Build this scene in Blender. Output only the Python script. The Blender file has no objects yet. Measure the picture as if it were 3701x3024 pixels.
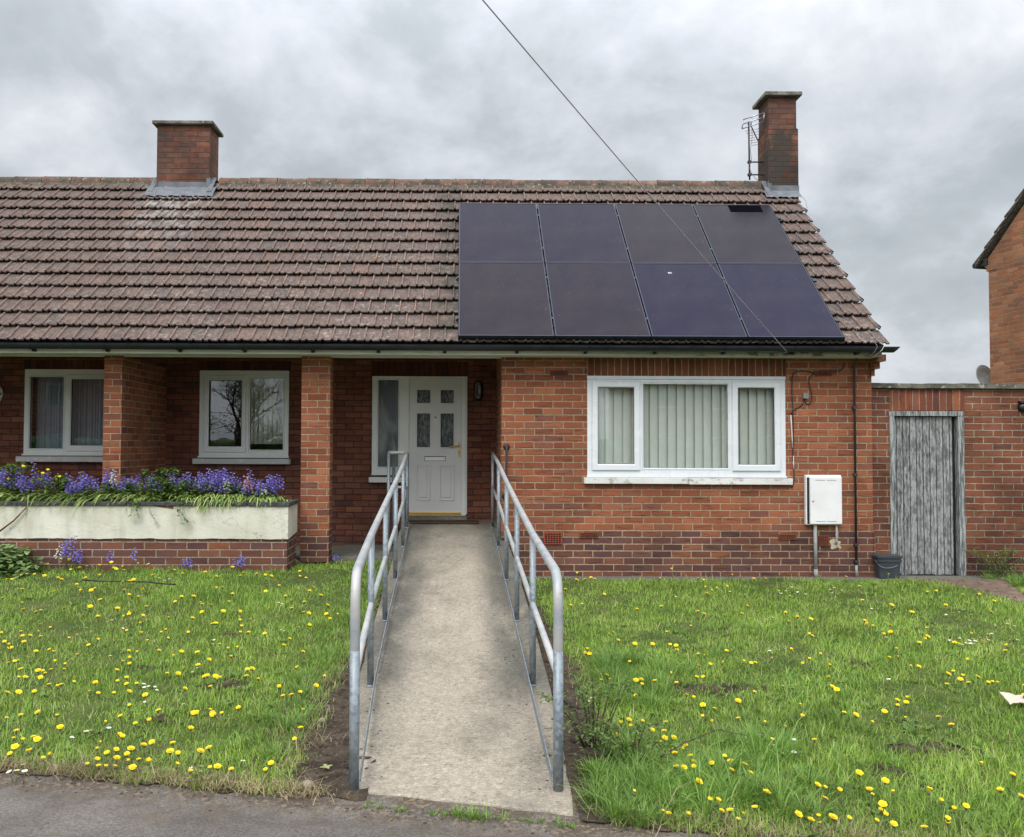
import bpy, bmesh, math, random
import numpy as np
from mathutils import Vector, Matrix
R = math.radians
rnd = random.Random(7)
S = bpy.context.scene
C = S.collection

# ---------------------------------------------------------------- camera
cd = bpy.data.cameras.new("camera")
cam = bpy.data.objects.new("camera", cd); C.objects.link(cam)
cd.sensor_width = 36.0
cd.lens = 3000.0 / 3701.0 * 36.0
cd.shift_x = (1850.5 - 1685.0) / 3701.0          # the photograph is cropped off-centre
cd.clip_start = 0.05; cd.clip_end = 2000
cam.matrix_world = (Matrix.Translation((0, -10.2, 1.63)) @ Matrix.Rotation(R(-0.46), 4, 'Z')
                    @ Matrix.Rotation(R(90 + 1.78), 4, 'X') @ Matrix.Rotation(R(0.2), 4, 'Z'))
S.camera = cam
# ---------------------------------------------------------------- world, sun, exposure
W = bpy.data.worlds.new("World"); S.world = W; W.use_nodes = True
SUN_EL, SUN_AZ = R(48), R(205)

class NT:
    """small helper for node trees"""
    def __init__(s, tree): s.t = tree; s.n = tree.nodes; s.l = tree.links
    def put(s, sock, v):
        if v is None: return
        if hasattr(v, 'is_linked') or isinstance(v, bpy.types.NodeSocket): s.l.new(v, sock)
        else:
            if sock.type == 'RGBA' and not hasattr(v, '__len__'): v = (v, v, v, 1)
            if sock.type == 'RGBA' and len(v) == 3: v = (*v, 1)
            sock.default_value = v
    def m(s, op, a, b=None, c=None, clamp=False):
        n = s.n.new('ShaderNodeMath'); n.operation = op; n.use_clamp = clamp
        for i, v in enumerate((a, b, c)): s.put(n.inputs[i], v)
        return n.outputs[0]
    def vm(s, op, a, b=None):
        n = s.n.new('ShaderNodeVectorMath'); n.operation = op
        s.put(n.inputs[0], a); s.put(n.inputs[1], b)
        return n.outputs[0]
    def mix(s, f, a, b, mode='MIX'):
        n = s.n.new('ShaderNodeMix'); n.data_type = 'RGBA'; n.blend_type = mode
        s.put(n.inputs[0], f); s.put(n.inputs[6], a); s.put(n.inputs[7], b)
        return n.outputs[2]
    def fmix(s, f, a, b):
        n = s.n.new('ShaderNodeMix'); n.data_type = 'FLOAT'
        s.put(n.inputs[0], f); s.put(n.inputs[2], a); s.put(n.inputs[3], b)
        return n.outputs[0]
    def ramp(s, f, stops, interp='LINEAR'):
        n = s.n.new('ShaderNodeValToRGB'); r = n.color_ramp; r.interpolation = interp
        while len(r.elements) < len(stops): r.elements.new(0.5)
        for e, (p, c) in zip(r.elements, stops):
            e.position = p; e.color = (c, c, c, 1) if not hasattr(c, '__len__') else (*c, 1)
        s.put(n.inputs[0], f)
        return n.outputs[0]
    def map(s, v, a, b, c=0.0, d=1.0, smooth=False):
        n = s.n.new('ShaderNodeMapRange'); n.interpolation_type = 'SMOOTHSTEP' if smooth else 'LINEAR'
        s.put(n.inputs[0], v); n.inputs[1].default_value = a; n.inputs[2].default_value = b
        n.inputs[3].default_value = c; n.inputs[4].default_value = d
        return n.outputs[0]
    def noise(s, vec, scale, detail=3.0, rough=0.55, col=False, dist=0.0):
        n = s.n.new('ShaderNodeTexNoise'); s.put(n.inputs['Vector'], vec)
        n.inputs['Scale'].default_value = scale; n.inputs['Detail'].default_value = detail
        n.inputs['Roughness'].default_value = rough; n.inputs['Distortion'].default_value = dist
        return n.outputs['Color' if col else 'Fac']
    def voro(s, vec, scale, out='Distance', rand=1.0):
        n = s.n.new('ShaderNodeTexVoronoi'); s.put(n.inputs['Vector'], vec)
        n.inputs['Scale'].default_value = scale; n.inputs['Randomness'].default_value = rand
        return n.outputs[out]
    def white(s, vec):
        n = s.n.new('ShaderNodeTexWhiteNoise'); n.noise_dimensions = '3D'; s.put(n.inputs['Vector'], vec)
        return n.outputs['Value'], n.outputs['Color']
    def sep(s, v):
        n = s.n.new('ShaderNodeSeparateXYZ'); s.put(n.inputs[0], v); return n.outputs
    def comb(s, x, y, z):
        n = s.n.new('ShaderNodeCombineXYZ')
        for i, v in enumerate((x, y, z)): s.put(n.inputs[i], v)
        return n.outputs[0]
    def coord(s, what='Object'):
        n = s.n.new('ShaderNodeTexCoord'); return n.outputs[what]
    def attr(s, name):
        n = s.n.new('ShaderNodeAttribute'); n.attribute_name = name; return n.outputs['Fac']
    def bump(s, h, dist=0.005, strength=1.0):
        n = s.n.new('ShaderNodeBump'); n.inputs['Strength'].default_value = strength
        n.inputs['Distance'].default_value = dist; s.put(n.inputs['Height'], h)
        return n.outputs['Normal']
    def scl(s, v, x, y, z):
        n = s.n.new('ShaderNodeVectorMath'); n.operation = 'MULTIPLY'
        s.put(n.inputs[0], v); n.inputs[1].default_value = (x, y, z); return n.outputs[0]

def build_world():
    t = NT(W.node_tree)
    t.n.clear()
    out = t.n.new('ShaderNodeOutputWorld'); bg = t.n.new('ShaderNodeBackground')
    t.l.new(bg.outputs[0], out.inputs[0])
    sky = t.n.new('ShaderNodeTexSky'); sky.sky_type = 'NISHITA'; sky.sun_disc = False
    sky.sun_elevation = SUN_EL; sky.sun_rotation = SUN_AZ
    sky.air_density = 1.3; sky.dust_density = 2.0
    d = t.coord('Generated')
    x, y, z = t.sep(d)
    den = t.m('ADD', t.m('MAXIMUM', z, 0.0), 0.55)
    u = t.m('DIVIDE', x, den); v = t.m('DIVIDE', y, den)
    p = t.comb(t.m('ADD', u, 3.7), t.m('ADD', v, 1.3), 0.4)
    big = t.noise(p, 2.6, 3.0, 0.5, dist=0.3)
    mid = t.noise(p, 5.0, 7.0, 0.58, dist=0.3)
    fine = t.noise(p, 13.0, 5.0, 0.55)
    f = t.m('ADD', t.m('MULTIPLY', big, 0.40), t.m('ADD', t.m('MULTIPLY', mid, 0.42), t.m('MULTIPLY', fine, 0.18)))
    k = SKY_GAIN
    cloud = t.ramp(f, [(0.34, (0.43 * k, 0.465 * k, 0.505 * k)), (0.45, (0.53 * k, 0.57 * k, 0.605 * k)),
                       (0.52, (0.66 * k, 0.70 * k, 0.755 * k)), (0.59, (0.80 * k, 0.82 * k, 0.865 * k)), (0.67, (1.0 * k, 1.0 * k, 1.03 * k))])
    # an overcast sky is brighter overhead than at the horizon
    up = t.map(z, 0.30, 0.95, 1.0, ZENITH, smooth=True)
    front = t.map(y, 0.2, -0.8, 1.0, BACK, smooth=True)
    g = t.m('MULTIPLY', up, front)
    cl = t.vm('MULTIPLY', cloud, t.comb(g, g, g))
    cl10 = t.vm('MULTIPLY', cl, (10.0, 10.0, 10.0))
    colr = t.mix(0.94, sky.outputs[0], cl10)
    t.l.new(colr, bg.inputs[0]); bg.inputs[1].default_value = 0.1
SKY_GAIN = 0.66; ZENITH = 2.85; BACK = 2.1
build_world()
sd = bpy.data.lights.new("sun", 'SUN'); sd.energy = 1.2; sd.angle = R(28); sd.color = (1.0, 0.96, 0.9)
sun = bpy.data.objects.new("sun", sd); C.objects.link(sun)
_sv = Vector((math.sin(SUN_AZ) * math.cos(SUN_EL), math.cos(SUN_AZ) * math.cos(SUN_EL), math.sin(SUN_EL)))
sun.rotation_euler = _sv.to_track_quat('Z', 'Y').to_euler()
sun.location = (-6, -14, 16)
S.view_settings.view_transform = 'Standard'; S.view_settings.look = 'None'
S.view_settings.exposure = 0.62; S.view_settings.gamma = 1.0
S.view_settings.use_curve_mapping = False
S.render.engine = 'CYCLES'
S.cycles.max_bounces = 6; S.cycles.transparent_max_bounces = 12
S.cycles.use_denoising = True
S.cycles.sample_clamp_indirect = 4.0

# ---------------------------------------------------------------- mesh and object helpers
class MB:
    def __init__(s): s.v = []; s.f = []; s.mi = []; s.at = {}; s.sm = []
    def add(s, vs, fs, mi=0, smooth=False, **at):
        b = len(s.v); s.v.extend([tuple(map(float, q)) for q in vs])
        for f in fs: s.f.append(tuple(b + i for i in f)); s.mi.append(mi); s.sm.append(smooth)
        for k, val in at.items():
            a = s.at.setdefault(k, {})
            for i in range(len(vs)): a[b + i] = val[i] if hasattr(val, '__len__') else val
        return b
    def box(s, x0, x1, y0, y1, z0, z1, mi=0):
        s.add([(x0,y0,z0),(x1,y0,z0),(x1,y1,z0),(x0,y1,z0),(x0,y0,z1),(x1,y0,z1),(x1,y1,z1),(x0,y1,z1)],
              [(3,2,1,0),(4,5,6,7),(0,1,5,4),(1,2,6,5),(2,3,7,6),(3,0,4,7)], mi)
    def hexa(s, p, mi=0):                     # 8 free corners, bottom four then top four
        s.add(p, [(3,2,1,0),(4,5,6,7),(0,1,5,4),(1,2,6,5),(2,3,7,6),(3,0,4,7)], mi)
    def quad(s, a, b, c, d, mi=0): s.add([a, b, c, d], [(0,1,2,3)], mi)
    def tube(s, path, r, n=10, mi=0, cap=True, smooth=True, flat=1.0):
        P = [Vector(p) for p in path]; m = len(P)
        rr = r if hasattr(r, '__len__') else [r] * m
        T = [(P[min(i+1, m-1)] - P[max(i-1, 0)]).normalized() for i in range(m)]
        up = Vector((0, 0, 1)) if abs(T[0].z) < 0.9 else Vector((1, 0, 0))
        N = (up - T[0] * up.dot(T[0])).normalized()
        vs = []
        for i in range(m):
            N = (N - T[i] * N.dot(T[i]))
            N = N.normalized() if N.length > 1e-6 else T[i].orthogonal().normalized()
            B = T[i].cross(N)
            for k in range(n):
                a = 2 * math.pi * k / n
                vs.append(P[i] + (N * math.cos(a) + B * math.sin(a) * flat) * rr[i])
        fs = [(i*n+k, i*n+(k+1) % n, (i+1)*n+(k+1) % n, (i+1)*n+k) for i in range(m-1) for k in range(n)]
        b = s.add(vs, fs, mi, smooth)
        if cap:
            s.f.append(tuple(b + k for k in reversed(range(n)))); s.mi.append(mi); s.sm.append(False)
            s.f.append(tuple(b + (m-1)*n + k for k in range(n))); s.mi.append(mi); s.sm.append(False)
    def lathe(s, prof, c, axis='Z', n=24, mi=0, smooth=True):
        vs = []
        for (r, h) in prof:
            for k in range(n):
                a = 2 * math.pi * k / n; q = (r * math.cos(a), r * math.sin(a), h)
                if axis == 'Y': q = (q[0], q[2], q[1])
                if axis == 'X': q = (q[2], q[0], q[1])
                vs.append((c[0]+q[0], c[1]+q[1], c[2]+q[2]))
        m = len(prof)
        fs = [(i*n+k, i*n+(k+1) % n, (i+1)*n+(k+1) % n, (i+1)*n+k) for i in range(m-1) for k in range(n)]
        if prof[0][0] > 1e-5: fs.append(tuple(reversed(range(n))))
        if prof[-1][0] > 1e-5: fs.append(tuple((m-1)*n+k for k in range(n)))
        s.add(vs, fs, mi, smooth)
    def ring(s, x0, x1, z0, z1, y0, y1, w, wt=None, wb=None, mi=0):   # picture-frame ring in the XZ plane
        wt = w if wt is None else wt; wb = w if wb is None else wb
        o = [(x0,z0),(x1,z0),(x1,z1),(x0,z1)]; i = [(x0+w,z0+wb),(x1-w,z0+wb),(x1-w,z1-wt),(x0+w,z1-wt)]
        vs = [(x,y0,z) for x,z in o]+[(x,y0,z) for x,z in i]+[(x,y1,z) for x,z in o]+[(x,y1,z) for x,z in i]
        fs = []
        for k in range(4):
            j = (k+1) % 4
            fs += [(k,j,4+j,4+k),(8+j,8+k,12+k,12+j),(j,k,8+k,8+j),(4+k,4+j,12+j,12+k)]
        s.add(vs, fs, mi)
    def wall(s, x0, x1, z0, z1, y0, y1, holes=(), mi=0, flip=None):
        """a wall in the XZ plane from y0 (front) to y1 with real openings"""
        xs = sorted({x0, x1, *[h[0] for h in holes], *[h[1] for h in holes]})
        zs = sorted({z0, z1, *[h[2] for h in holes], *[h[3] for h in holes]})
        xs = [x for x in xs if x0 <= x <= x1]; zs = [z for z in zs if z0 <= z <= z1]
        inh = lambda x, z: any(h[0] < x < h[1] and h[2] < z < h[3] for h in holes)
        nx, nz = len(xs)-1, len(zs)-1
        solid = [[not inh((xs[i]+xs[i+1])/2, (zs[j]+zs[j+1])/2) for j in range(nz)] for i in range(nx)]
        P = flip or (lambda x, y, z: (x, y, z))
        for i in range(nx):
            for j in range(nz):
                if not solid[i][j]: continue
                a, b, c, d = xs[i], xs[i+1], zs[j], zs[j+1]
                s.quad(P(a,y0,c), P(b,y0,c), P(b,y0,d), P(a,y0,d), mi)
                s.quad(P(b,y1,c), P(a,y1,c), P(a,y1,d), P(b,y1,d), mi)
                if i == 0 or not solid[i-1][j]: s.quad(P(a,y1,c), P(a,y0,c), P(a,y0,d), P(a,y1,d), mi)
                if i == nx-1 or not solid[i+1][j]: s.quad(P(b,y0,c), P(b,y1,c), P(b,y1,d), P(b,y0,d), mi)
                if j == 0 or not solid[i][j-1]: s.quad(P(a,y1,c), P(b,y1,c), P(b,y0,c), P(a,y0,c), mi)
                if j == nz-1 or not solid[i][j+1]: s.quad(P(a,y0,d), P(b,y0,d), P(b,y1,d), P(a,y1,d), mi)
    def mesh(s, name):
        me = bpy.data.meshes.new(name); me.from_pydata(s.v, [], s.f)
        me.polygons.foreach_set('material_index', s.mi); me.polygons.foreach_set('use_smooth', s.sm)
        for k, a in s.at.items():
            at = me.attributes.new(k, 'FLOAT', 'POINT')
            at.data.foreach_set('value', [a.get(i, 0.0) for i in range(len(s.v))])
        me.update(); return me
    def build(s, name, mats, parent=None, bevel=0, seg=2):
        me = s.mesh(name)
        for m in (mats if isinstance(mats, (list, tuple)) else [mats]): me.materials.append(m)
        return link(name, me, parent, bevel, seg)

def link(name, me, parent=None, bevel=0, seg=2):
    o = bpy.data.objects.new(name, me); C.objects.link(o)
    if parent is not None:
        o.parent = parent
        b = world_base(parent)
        if b is not None: o.matrix_parent_inverse = Matrix.Translation(b).inverted()
    if bevel:
        md = o.modifiers.new('bevel', 'BEVEL'); md.width = bevel; md.segments = seg
        md.limit_method = 'ANGLE'; md.angle_limit = R(40)
    return o
def world_base(p):
    while p is not None:
        if p.type == 'EMPTY' and p.parent is None: return Vector(p.location)
        if p.parent is None: return Vector(p.location)
        return None                         # a part already carries the inverse of its thing's base
    return None
def tag(o, label=None, cat=None, group=None, kind=None):
    if label: o['label'] = label
    if cat: o['category'] = cat
    if group: o['group'] = group
    if kind: o['kind'] = kind
    return o
def thing(name, loc, label, cat, group=None):
    o = bpy.data.objects.new(name, None); C.objects.link(o); o.location = loc
    o.empty_display_size = 0.1
    return tag(o, label, cat, group)
def copy_tree(o, parent=None):
    c = o.copy(); C.objects.link(c)
    if parent is not None: c.parent = parent
    for ch in list(o.children): copy_tree(ch, c)
    return c
def arc(pts, r=0.1, n=6):
    """polyline with its corners rounded"""
    P = [Vector(p) for p in pts]; out = [P[0]]
    for i in range(1, len(P)-1):
        a = (P[i-1]-P[i]); b = (P[i+1]-P[i]); q = min(r, a.length*.49, b.length*.49)
        A = P[i]+a.normalized()*q; B = P[i]+b.normalized()*q
        for k in range(n+1):
            t = k/n; out.append(A*(1-t)**2 + P[i]*2*t*(1-t) + B*t*t)
    return out+[P[-1]]
# ---------------------------------------------------------------- materials
def new_mat(name):
    m = bpy.data.materials.new(name); m.use_nodes = True
    t = NT(m.node_tree); b = m.node_tree.nodes['Principled BSDF']
    return m, t, b
def setp(t, b, color=None, rough=None, normal=None, spec=None, metal=None, coat=None):
    if color is not None: t.put(b.inputs['Base Color'], color)
    if rough is not None: t.put(b.inputs['Roughness'], rough)
    if normal is not None: t.put(b.inputs['Normal'], normal)
    if spec is not None: t.put(b.inputs['Specular IOR Level'], spec)
    if metal is not None: t.put(b.inputs['Metallic'], metal)
    if coat is not None: t.put(b.inputs['Coat Weight'], coat)
def plain(name, col, rough=0.5, metal=0.0, spec=0.5, var=0.12, scale=9.0, bumpd=0.0, bscale=60):
    m, t, b = new_mat(name); P = t.coord()
    n = t.noise(P, scale, 4.0, 0.6)
    f = t.map(n, 0.3, 0.7, 1.0-var, 1.0+var)
    c = t.vm('MULTIPLY', t.mix(0.0, col, col), t.comb(f, f, f))
    setp(t, b, c, t.map(n, 0.3, 0.7, max(rough-.07, .02), min(rough+.07, 1)), None, spec, metal)
    if bumpd: setp(t, b, normal=t.bump(t.noise(P, bscale, 4, .6), bumpd))
    return m

RED = [(0.0,(0.232,0.071,0.038)),(0.18,(0.325,0.111,0.053)),(0.38,(0.278,0.088,0.045)),(0.55,(0.348,0.129,0.062)),(0.72,(0.255,0.079,0.044)),(0.88,(0.302,0.114,0.064)),(0.96,(0.190,0.073,0.050))]
PURPLE = [(0.0,(.095,.043,.040)),(0.2,(.15,.058,.042)),(0.4,(.115,.055,.052)),(0.58,(.20,.078,.046)),(0.75,(.085,.042,.044)),(0.88,(.28,.100,.050)),(0.95,(.14,.062,.050))]
def brick(name, pal=RED, mortar=(.385,.295,.185), h=.0832, L=.2415, joint=.0130, low=None, lowz=None, dirt=.25, soldier=False,
          streak=.7, vo=0.0, uo=0.0, soot=0.0):
    m, t, b = new_mat(name); P = t.coord(); n = t.coord('Normal')
    px, py, pz = t.sep(P); nx, ny, nz = t.sep(n)
    side = t.m('GREATER_THAN', t.m('ABSOLUTE', nx), 0.7)
    top = t.m('GREATER_THAN', t.m('ABSOLUTE', nz), 0.7)
    u = t.fmix(side, px, py); v = t.fmix(top, pz, py)
    wob = t.noise(P, 14.0, 2.0, .5, col=True); wx, wy, wz = t.sep(wob)
    u = t.m('ADD', u, t.m('MULTIPLY', t.m('SUBTRACT', wx, .5), .012))
    v = t.m('ADD', v, t.m('MULTIPLY', t.m('SUBTRACT', wy, .5), .009))
    if soldier: u, v = v, u
    u = t.m('ADD', u, 40.0+uo); v = t.m('ADD', v, 8.0*h*12+vo)
    row = t.m('FLOOR', t.m('DIVIDE', v, h)); fv = t.m('SUBTRACT', v, t.m('MULTIPLY', row, h))
    rj, _ = t.white(t.comb(row, 3.3, 1.7))
    off = t.m('ADD', t.m('MULTIPLY', t.m('MODULO', row, 2.0), .5), t.m('MULTIPLY', rj, .12))
    if soldier: off = 0.0
    u2 = t.m('ADD', t.m('DIVIDE', u, L), off)
    col = t.m('FLOOR', u2); fu = t.m('MULTIPLY', t.m('SUBTRACT', u2, col), L)
    du = t.m('MINIMUM', fu, t.m('SUBTRACT', L, fu)); dv = t.m('MINIMUM', fv, t.m('SUBTRACT', h, fv))
    d = t.m('MINIMUM', du, dv)
    dn = t.m('ADD', d, t.m('MULTIPLY', t.m('SUBTRACT', t.noise(P, 70.0, 3.0), .5), .007))
    mask = t.map(dn, joint*.5-.0022, joint*.5+.0022, 0, 1, smooth=True)
    r1, rc = t.white(t.comb(col, row, 5.1)); ra, rb, rd = t.sep(rc)
    c = t.ramp(r1, pal)
    if low is not None:
        c = t.mix(t.m('LESS_THAN', pz, lowz), c, t.ramp(r1, low))
    val = t.map(rb, 0, 1, .84, 1.14); c = t.vm('MULTIPLY', c, t.comb(val, val, val))
    # dragged faces: dark horizontal streaks on some of the bricks
    sv = t.comb(t.m('ADD', t.m('MULTIPLY', u, 5.0), t.m('MULTIPLY', ra, 50)), t.m('MULTIPLY', v, 70.0), 0.0)
    st = t.map(t.noise(sv, 1.0, 2.0, .5), .52, .64, 0, 1, smooth=True)
    st = t.m('MULTIPLY', st, t.map(rd, .25, .6, 0, streak))
    c = t.mix(st, c, t.vm('MULTIPLY', c, (.42, .40, .44)))
    gr = t.noise(P, 150.0, 3.0, .7); g = t.map(gr, .3, .7, .84, 1.14); c = t.vm('MULTIPLY', c, t.comb(g, g, g))
    mn = t.map(t.noise(P, 22.0, 4.0, .6), .3, .7, .62, 1.15)
    mc = t.vm('MULTIPLY', t.mix(0.0, mortar, mortar), t.comb(mn, mn, mn))
    # some joints have weathered dark
    dk = t.map(t.noise(P, 2.6, 3.0, .6), .56, .72, 0, .7, smooth=True)
    mc = t.mix(dk, mc, (.10, .066, .045))
    c = t.mix(mask, mc, c)
    ds = t.map(t.noise(P, 1.1, 6.0, .66), .34, .68, 1.0-dirt*1.5, 1.10); c = t.vm('MULTIPLY', c, t.comb(ds, ds, ds))
    if soot:
        so = t.map(t.noise(t.scl(P, 2.0, 2.0, 1.5), 1.7, 5.0, .65), .36, .56, 0, soot, smooth=True)
        c = t.mix(so, c, (.045, .040, .033))
    hgt = t.m('ADD', t.m('MULTIPLY', mask, 1.0), t.m('ADD', t.m('MULTIPLY', gr, .25), t.m('MULTIPLY', st, -.3)))
    setp(t, b, c, .9, t.bump(hgt, .007, .9), .25)
    return m

M = {}
M['brick'] = brick('red_brick', low=PURPLE, lowz=.567, dirt=.22)
M['brick_porch'] = brick('shaded_porch_brick', pal=[(p, (c[0]*.68, c[1]*.76, c[2]*.90)) for p, c in RED], mortar=(.055,.038,.031), low=PURPLE, lowz=.36, joint=.010)  # palette darkened to put the recess shade into the brick; mortar itself dark
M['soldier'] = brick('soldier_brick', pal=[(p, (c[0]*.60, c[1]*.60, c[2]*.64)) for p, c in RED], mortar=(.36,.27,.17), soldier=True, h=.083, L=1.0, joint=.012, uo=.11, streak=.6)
M['soldier_porch'] = brick('shaded_soldier_brick', pal=[(p, (c[0]*.36, c[1]*.34, c[2]*.40)) for p, c in RED], mortar=(.035,.026,.022), soldier=True, h=.083, L=1.0, joint=.010, uo=.11)  # porch lintel bricks darkened further, shade under the soffit put into their colour
M['chimney_brick'] = brick('chimney_brick', pal=[(p, (c[0]*.86, c[1]*.96, c[2]*1.15)) for p, c in RED], mortar=(.13,.10,.078), soot=.5, dirt=.4)
M['chimney_soot'] = brick('sooty_chimney_brick', pal=[(p, (c[0]*.74, c[1]*.84, c[2]*1.0)) for p, c in RED], mortar=(.12,.095,.075), soot=.9, dirt=.45, uo=.07)
M['brick_yard'] = brick('yard_brick', pal=[(p, (c[0]*.74, c[1]*.78, c[2]*.82)) for p, c in RED], mortar=(.36,.30,.23), low=[(p, (c[0]*.9, c[1]*.9, c[2]*.9)) for p, c in PURPLE], lowz=.25, dirt=.35, uo=.05)
M['soldier_yard'] = brick('yard_soldier_brick', pal=[(p, (c[0]*.78, c[1]*.75, c[2]*.78)) for p, c in RED], mortar=(.38,.33,.27), soldier=True, h=.0845, L=1.0, joint=.009, uo=.2)
M['brick_planter'] = brick('planter_brick', pal=PURPLE, mortar=(.36,.30,.22), h=.0865, L=.245, dirt=.2, vo=.03, streak=.3)
M['brick_far'] = brick('neighbour_brick', pal=[(0.0,(0.258,0.107,0.056)),(0.2,(0.327,0.146,0.073)),(0.42,(0.284,0.120,0.060)),(0.6,(0.224,0.103,0.065)),(0.78,(0.353,0.163,0.086)),(0.92,(0.310,0.112,0.052))], mortar=(0.310,0.224,0.146), dirt=.18, streak=.3, joint=.013)
M['brick_far_house'] = brick('opposite_brick', dirt=.2)

def tile_mat():
    m, t, b = new_mat('clay_tile'); P = t.coord()
    px, py, pz = t.sep(P)
    r = t.attr('tile_rand'); rib = t.attr('rib')
    c = t.ramp(r, [(0,(.116,.086,.074)),(.25,(.136,.099,.085)),(.5,(.124,.094,.082)),(.75,(.142,.101,.084)),(.92,(.108,.087,.077)),(1,(.165,.110,.087))])
    c = t.mix(t.m('MULTIPLY', rib, t.map(t.noise(P, 3.0, 3.0), .3, .65, .35, .85)), c, (.255, .165, .128))
    # dirt running down each tile, darker smears and pale lichen
    sm = t.noise(t.scl(P, 26, 9, 9), 1.0, 4.0, .6); f = t.map(sm, .32, .68, .70, 1.25)
    c = t.vm('MULTIPLY', c, t.comb(f, f, f))
    dk = t.map(t.noise(P, 11.0, 4.0, .6), .54, .68, 0, .5, smooth=True); c = t.mix(dk, c, (.075, .065, .060))
    where = t.map(t.m('ADD', t.noise(P, 1.3, 4.0, .6), t.map(px, -5, -.5, -.06, .07)), .42, .60, .0, 1.0, smooth=True)
    low = t.map(pz, 5.3, 2.9, .35, 1.0)
    li = t.map(t.noise(P, 17.0, 5.0, .7), .53, .63, 0, 1, smooth=True)
    c = t.mix(t.m('MULTIPLY', t.m('MULTIPLY', li, t.m('MULTIPLY', where, low)), .52), c, (.37, .34, .30))
    sp = t.map(t.noise(P, 55.0, 2.0, .5), .69, .74, 0, .7); c = t.mix(sp, c, (.46, .44, .40))
    ol = t.map(t.noise(P, 9.0, 2.0, .5), .72, .76, 0, .7); c = t.mix(ol, c, (.42, .21, .10))
    # bleached run-off below the lead of the left chimney
    dx = t.m('ABSOLUTE', t.m('ADD', px, 4.25)); run = t.m('MULTIPLY', t.map(dx, .72, .25, 0, 1, smooth=True), t.map(pz, 4.1, 5.25, 0, 1))
    rn = t.m('MULTIPLY', run, t.map(t.noise(t.scl(P, 16, 5, 5), 1.0, 4.0, .6), .42, .64, 0, .55)); c = t.mix(rn, c, (.47, .46, .43))
    # moss and grime beside the panels
    ms = t.m('MULTIPLY', t.map(t.m('ABSOLUTE', t.m('ADD', px, .16)), .30, .02, 0, .8, smooth=True), t.map(t.noise(P, 5.0, 3.0), .35, .6, 0, 1))
    c = t.mix(ms, c, (.055, .052, .042))
    h = t.m('ADD', t.noise(P, 40.0, 4.0, .65), t.m('MULTIPLY', t.noise(P, 160.0, 2.0), .4))
    setp(t, b, c, .92, t.bump(h, .006, .7), .2); return m
M['tile'] = tile_mat()
def ridge_mat():
    m, t, b = new_mat('ridge_clay'); P = t.coord()
    r = t.attr('tile_rand')
    c = t.ramp(r, [(0,(.15,.085,.062)),(.4,(.19,.105,.075)),(.7,(.13,.09,.07)),(1,(.25,.15,.105))])
    n = t.noise(P, 5.0, 5.0, .65)
    c = t.mix(t.map(n, .40, .58, 0, .85, smooth=True), c, (.065, .060, .046))
    c = t.mix(t.map(t.noise(P, 18.0, 3.0), .60, .70, 0, .7), c, (.36, .35, .28))
    setp(t, b, c, .95, t.bump(t.noise(P, 50, 4, .6), .006), .2); return m
M['ridge'] = ridge_mat()
M['lead'] = plain('lead_sheet', (.135,.143,.158), .65, .0, .25, .28, 7, .003, 30)
M['cap'] = plain('chimney_cap', (.17,.165,.135), .95, 0, .2, .4, 9, .006, 40)
def lichen_slab(name, base, l1, l2, s=7.0):
    m, t, b = new_mat(name); P = t.coord()
    c = t.mix(t.map(t.noise(P, s, 5, .65), .40, .60), base, l1)
    c = t.mix(t.map(t.noise(P, s*2.7, 4, .6), .58, .68, 0, .9), c, l2)
    setp(t, b, c, .95, t.bump(t.noise(P, 60, 5, .65), .006), .2); return m
M['cap'] = lichen_slab('chimney_cap_slab', (.09,.085,.075), (.20,.19,.16), (.34,.30,.13))
M['coping'] = lichen_slab('mossy_concrete', (.085,.08,.065), (.17,.16,.125), (.36,.36,.32), 6)
M['slate'] = lichen_slab('dark_coping_slab', (.045,.045,.046), (.075,.075,.073), (.14,.14,.13), 9)
M['gutter'] = plain('black_gutter', (.012,.014,.018), .32, 0, .5, .25, 5)
def flaky_fascia():
    m, t, b = new_mat('fascia_paint'); P = t.coord(); px, py, pz = t.sep(P)
    fl = t.m('MULTIPLY', t.map(t.noise(t.scl(P, 8, 8, 22), 1.0, 5.0, .65), .50, .58, 0, 1), t.map(px, 1.6, 3.6, .0, 1.0))
    gr = t.map(t.noise(t.scl(P, 3, 3, 9), 1.0, 4, .6), .45, .7, 0, .35)
    c = t.mix(gr, (.80,.81,.74), (.44,.47,.37)); c = t.mix(t.map(px, .6, 2.6, 0, .75), c, (.30,.31,.25)); c = t.mix(fl, c, (.13,.125,.10))
    setp(t, b, c, .5, None, .4); return m
M['fascia'] = flaky_fascia()
M['soffit'] = plain('soffit_board', (.62,.64,.56), .7, 0, .3, .1, 3)
M['upvc'] = plain('white_plastic', (.66,.68,.70), .28, 0, .5, .03, 3)
M['upvc_old'] = plain('greyish_plastic', (.70,.725,.70), .4, 0, .5, .06, 4)
M['door'] = plain('door_paint', (.64,.64,.625), .42, 0, .5, .05, 3, .0006, 90)
M['seal'] = plain('black_seal', (.012,.012,.012), .6)
M['brass'] = plain('brass', (.56,.40,.15), .38, .8, .5, .03, 6)
M['plate'] = plain('letter_plate', (.82,.83,.84), .35, 0, .5, .03, 10)
M['interior'] = plain('interior_plaster', (.60,.59,.56), .9, 0, .2, .05)
def sill_mat(name, base, chip):
    m, t, b = new_mat(name); P = t.coord()
    c = t.mix(t.map(t.noise(t.scl(P, 9, 9, 16), 1.0, 5.0, .65), .55, .64, 0, .85), base, chip)
    c = t.mix(t.map(t.noise(P, 3.0, 4.0), .45, .7, 0, .25), c, (.35,.34,.30))
    setp(t, b, c, .8, t.bump(t.noise(P, 30, 4), .004), .3); return m
M['sill'] = sill_mat('painted_sill', (.66,.65,.62), (.32,.29,.24))
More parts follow.
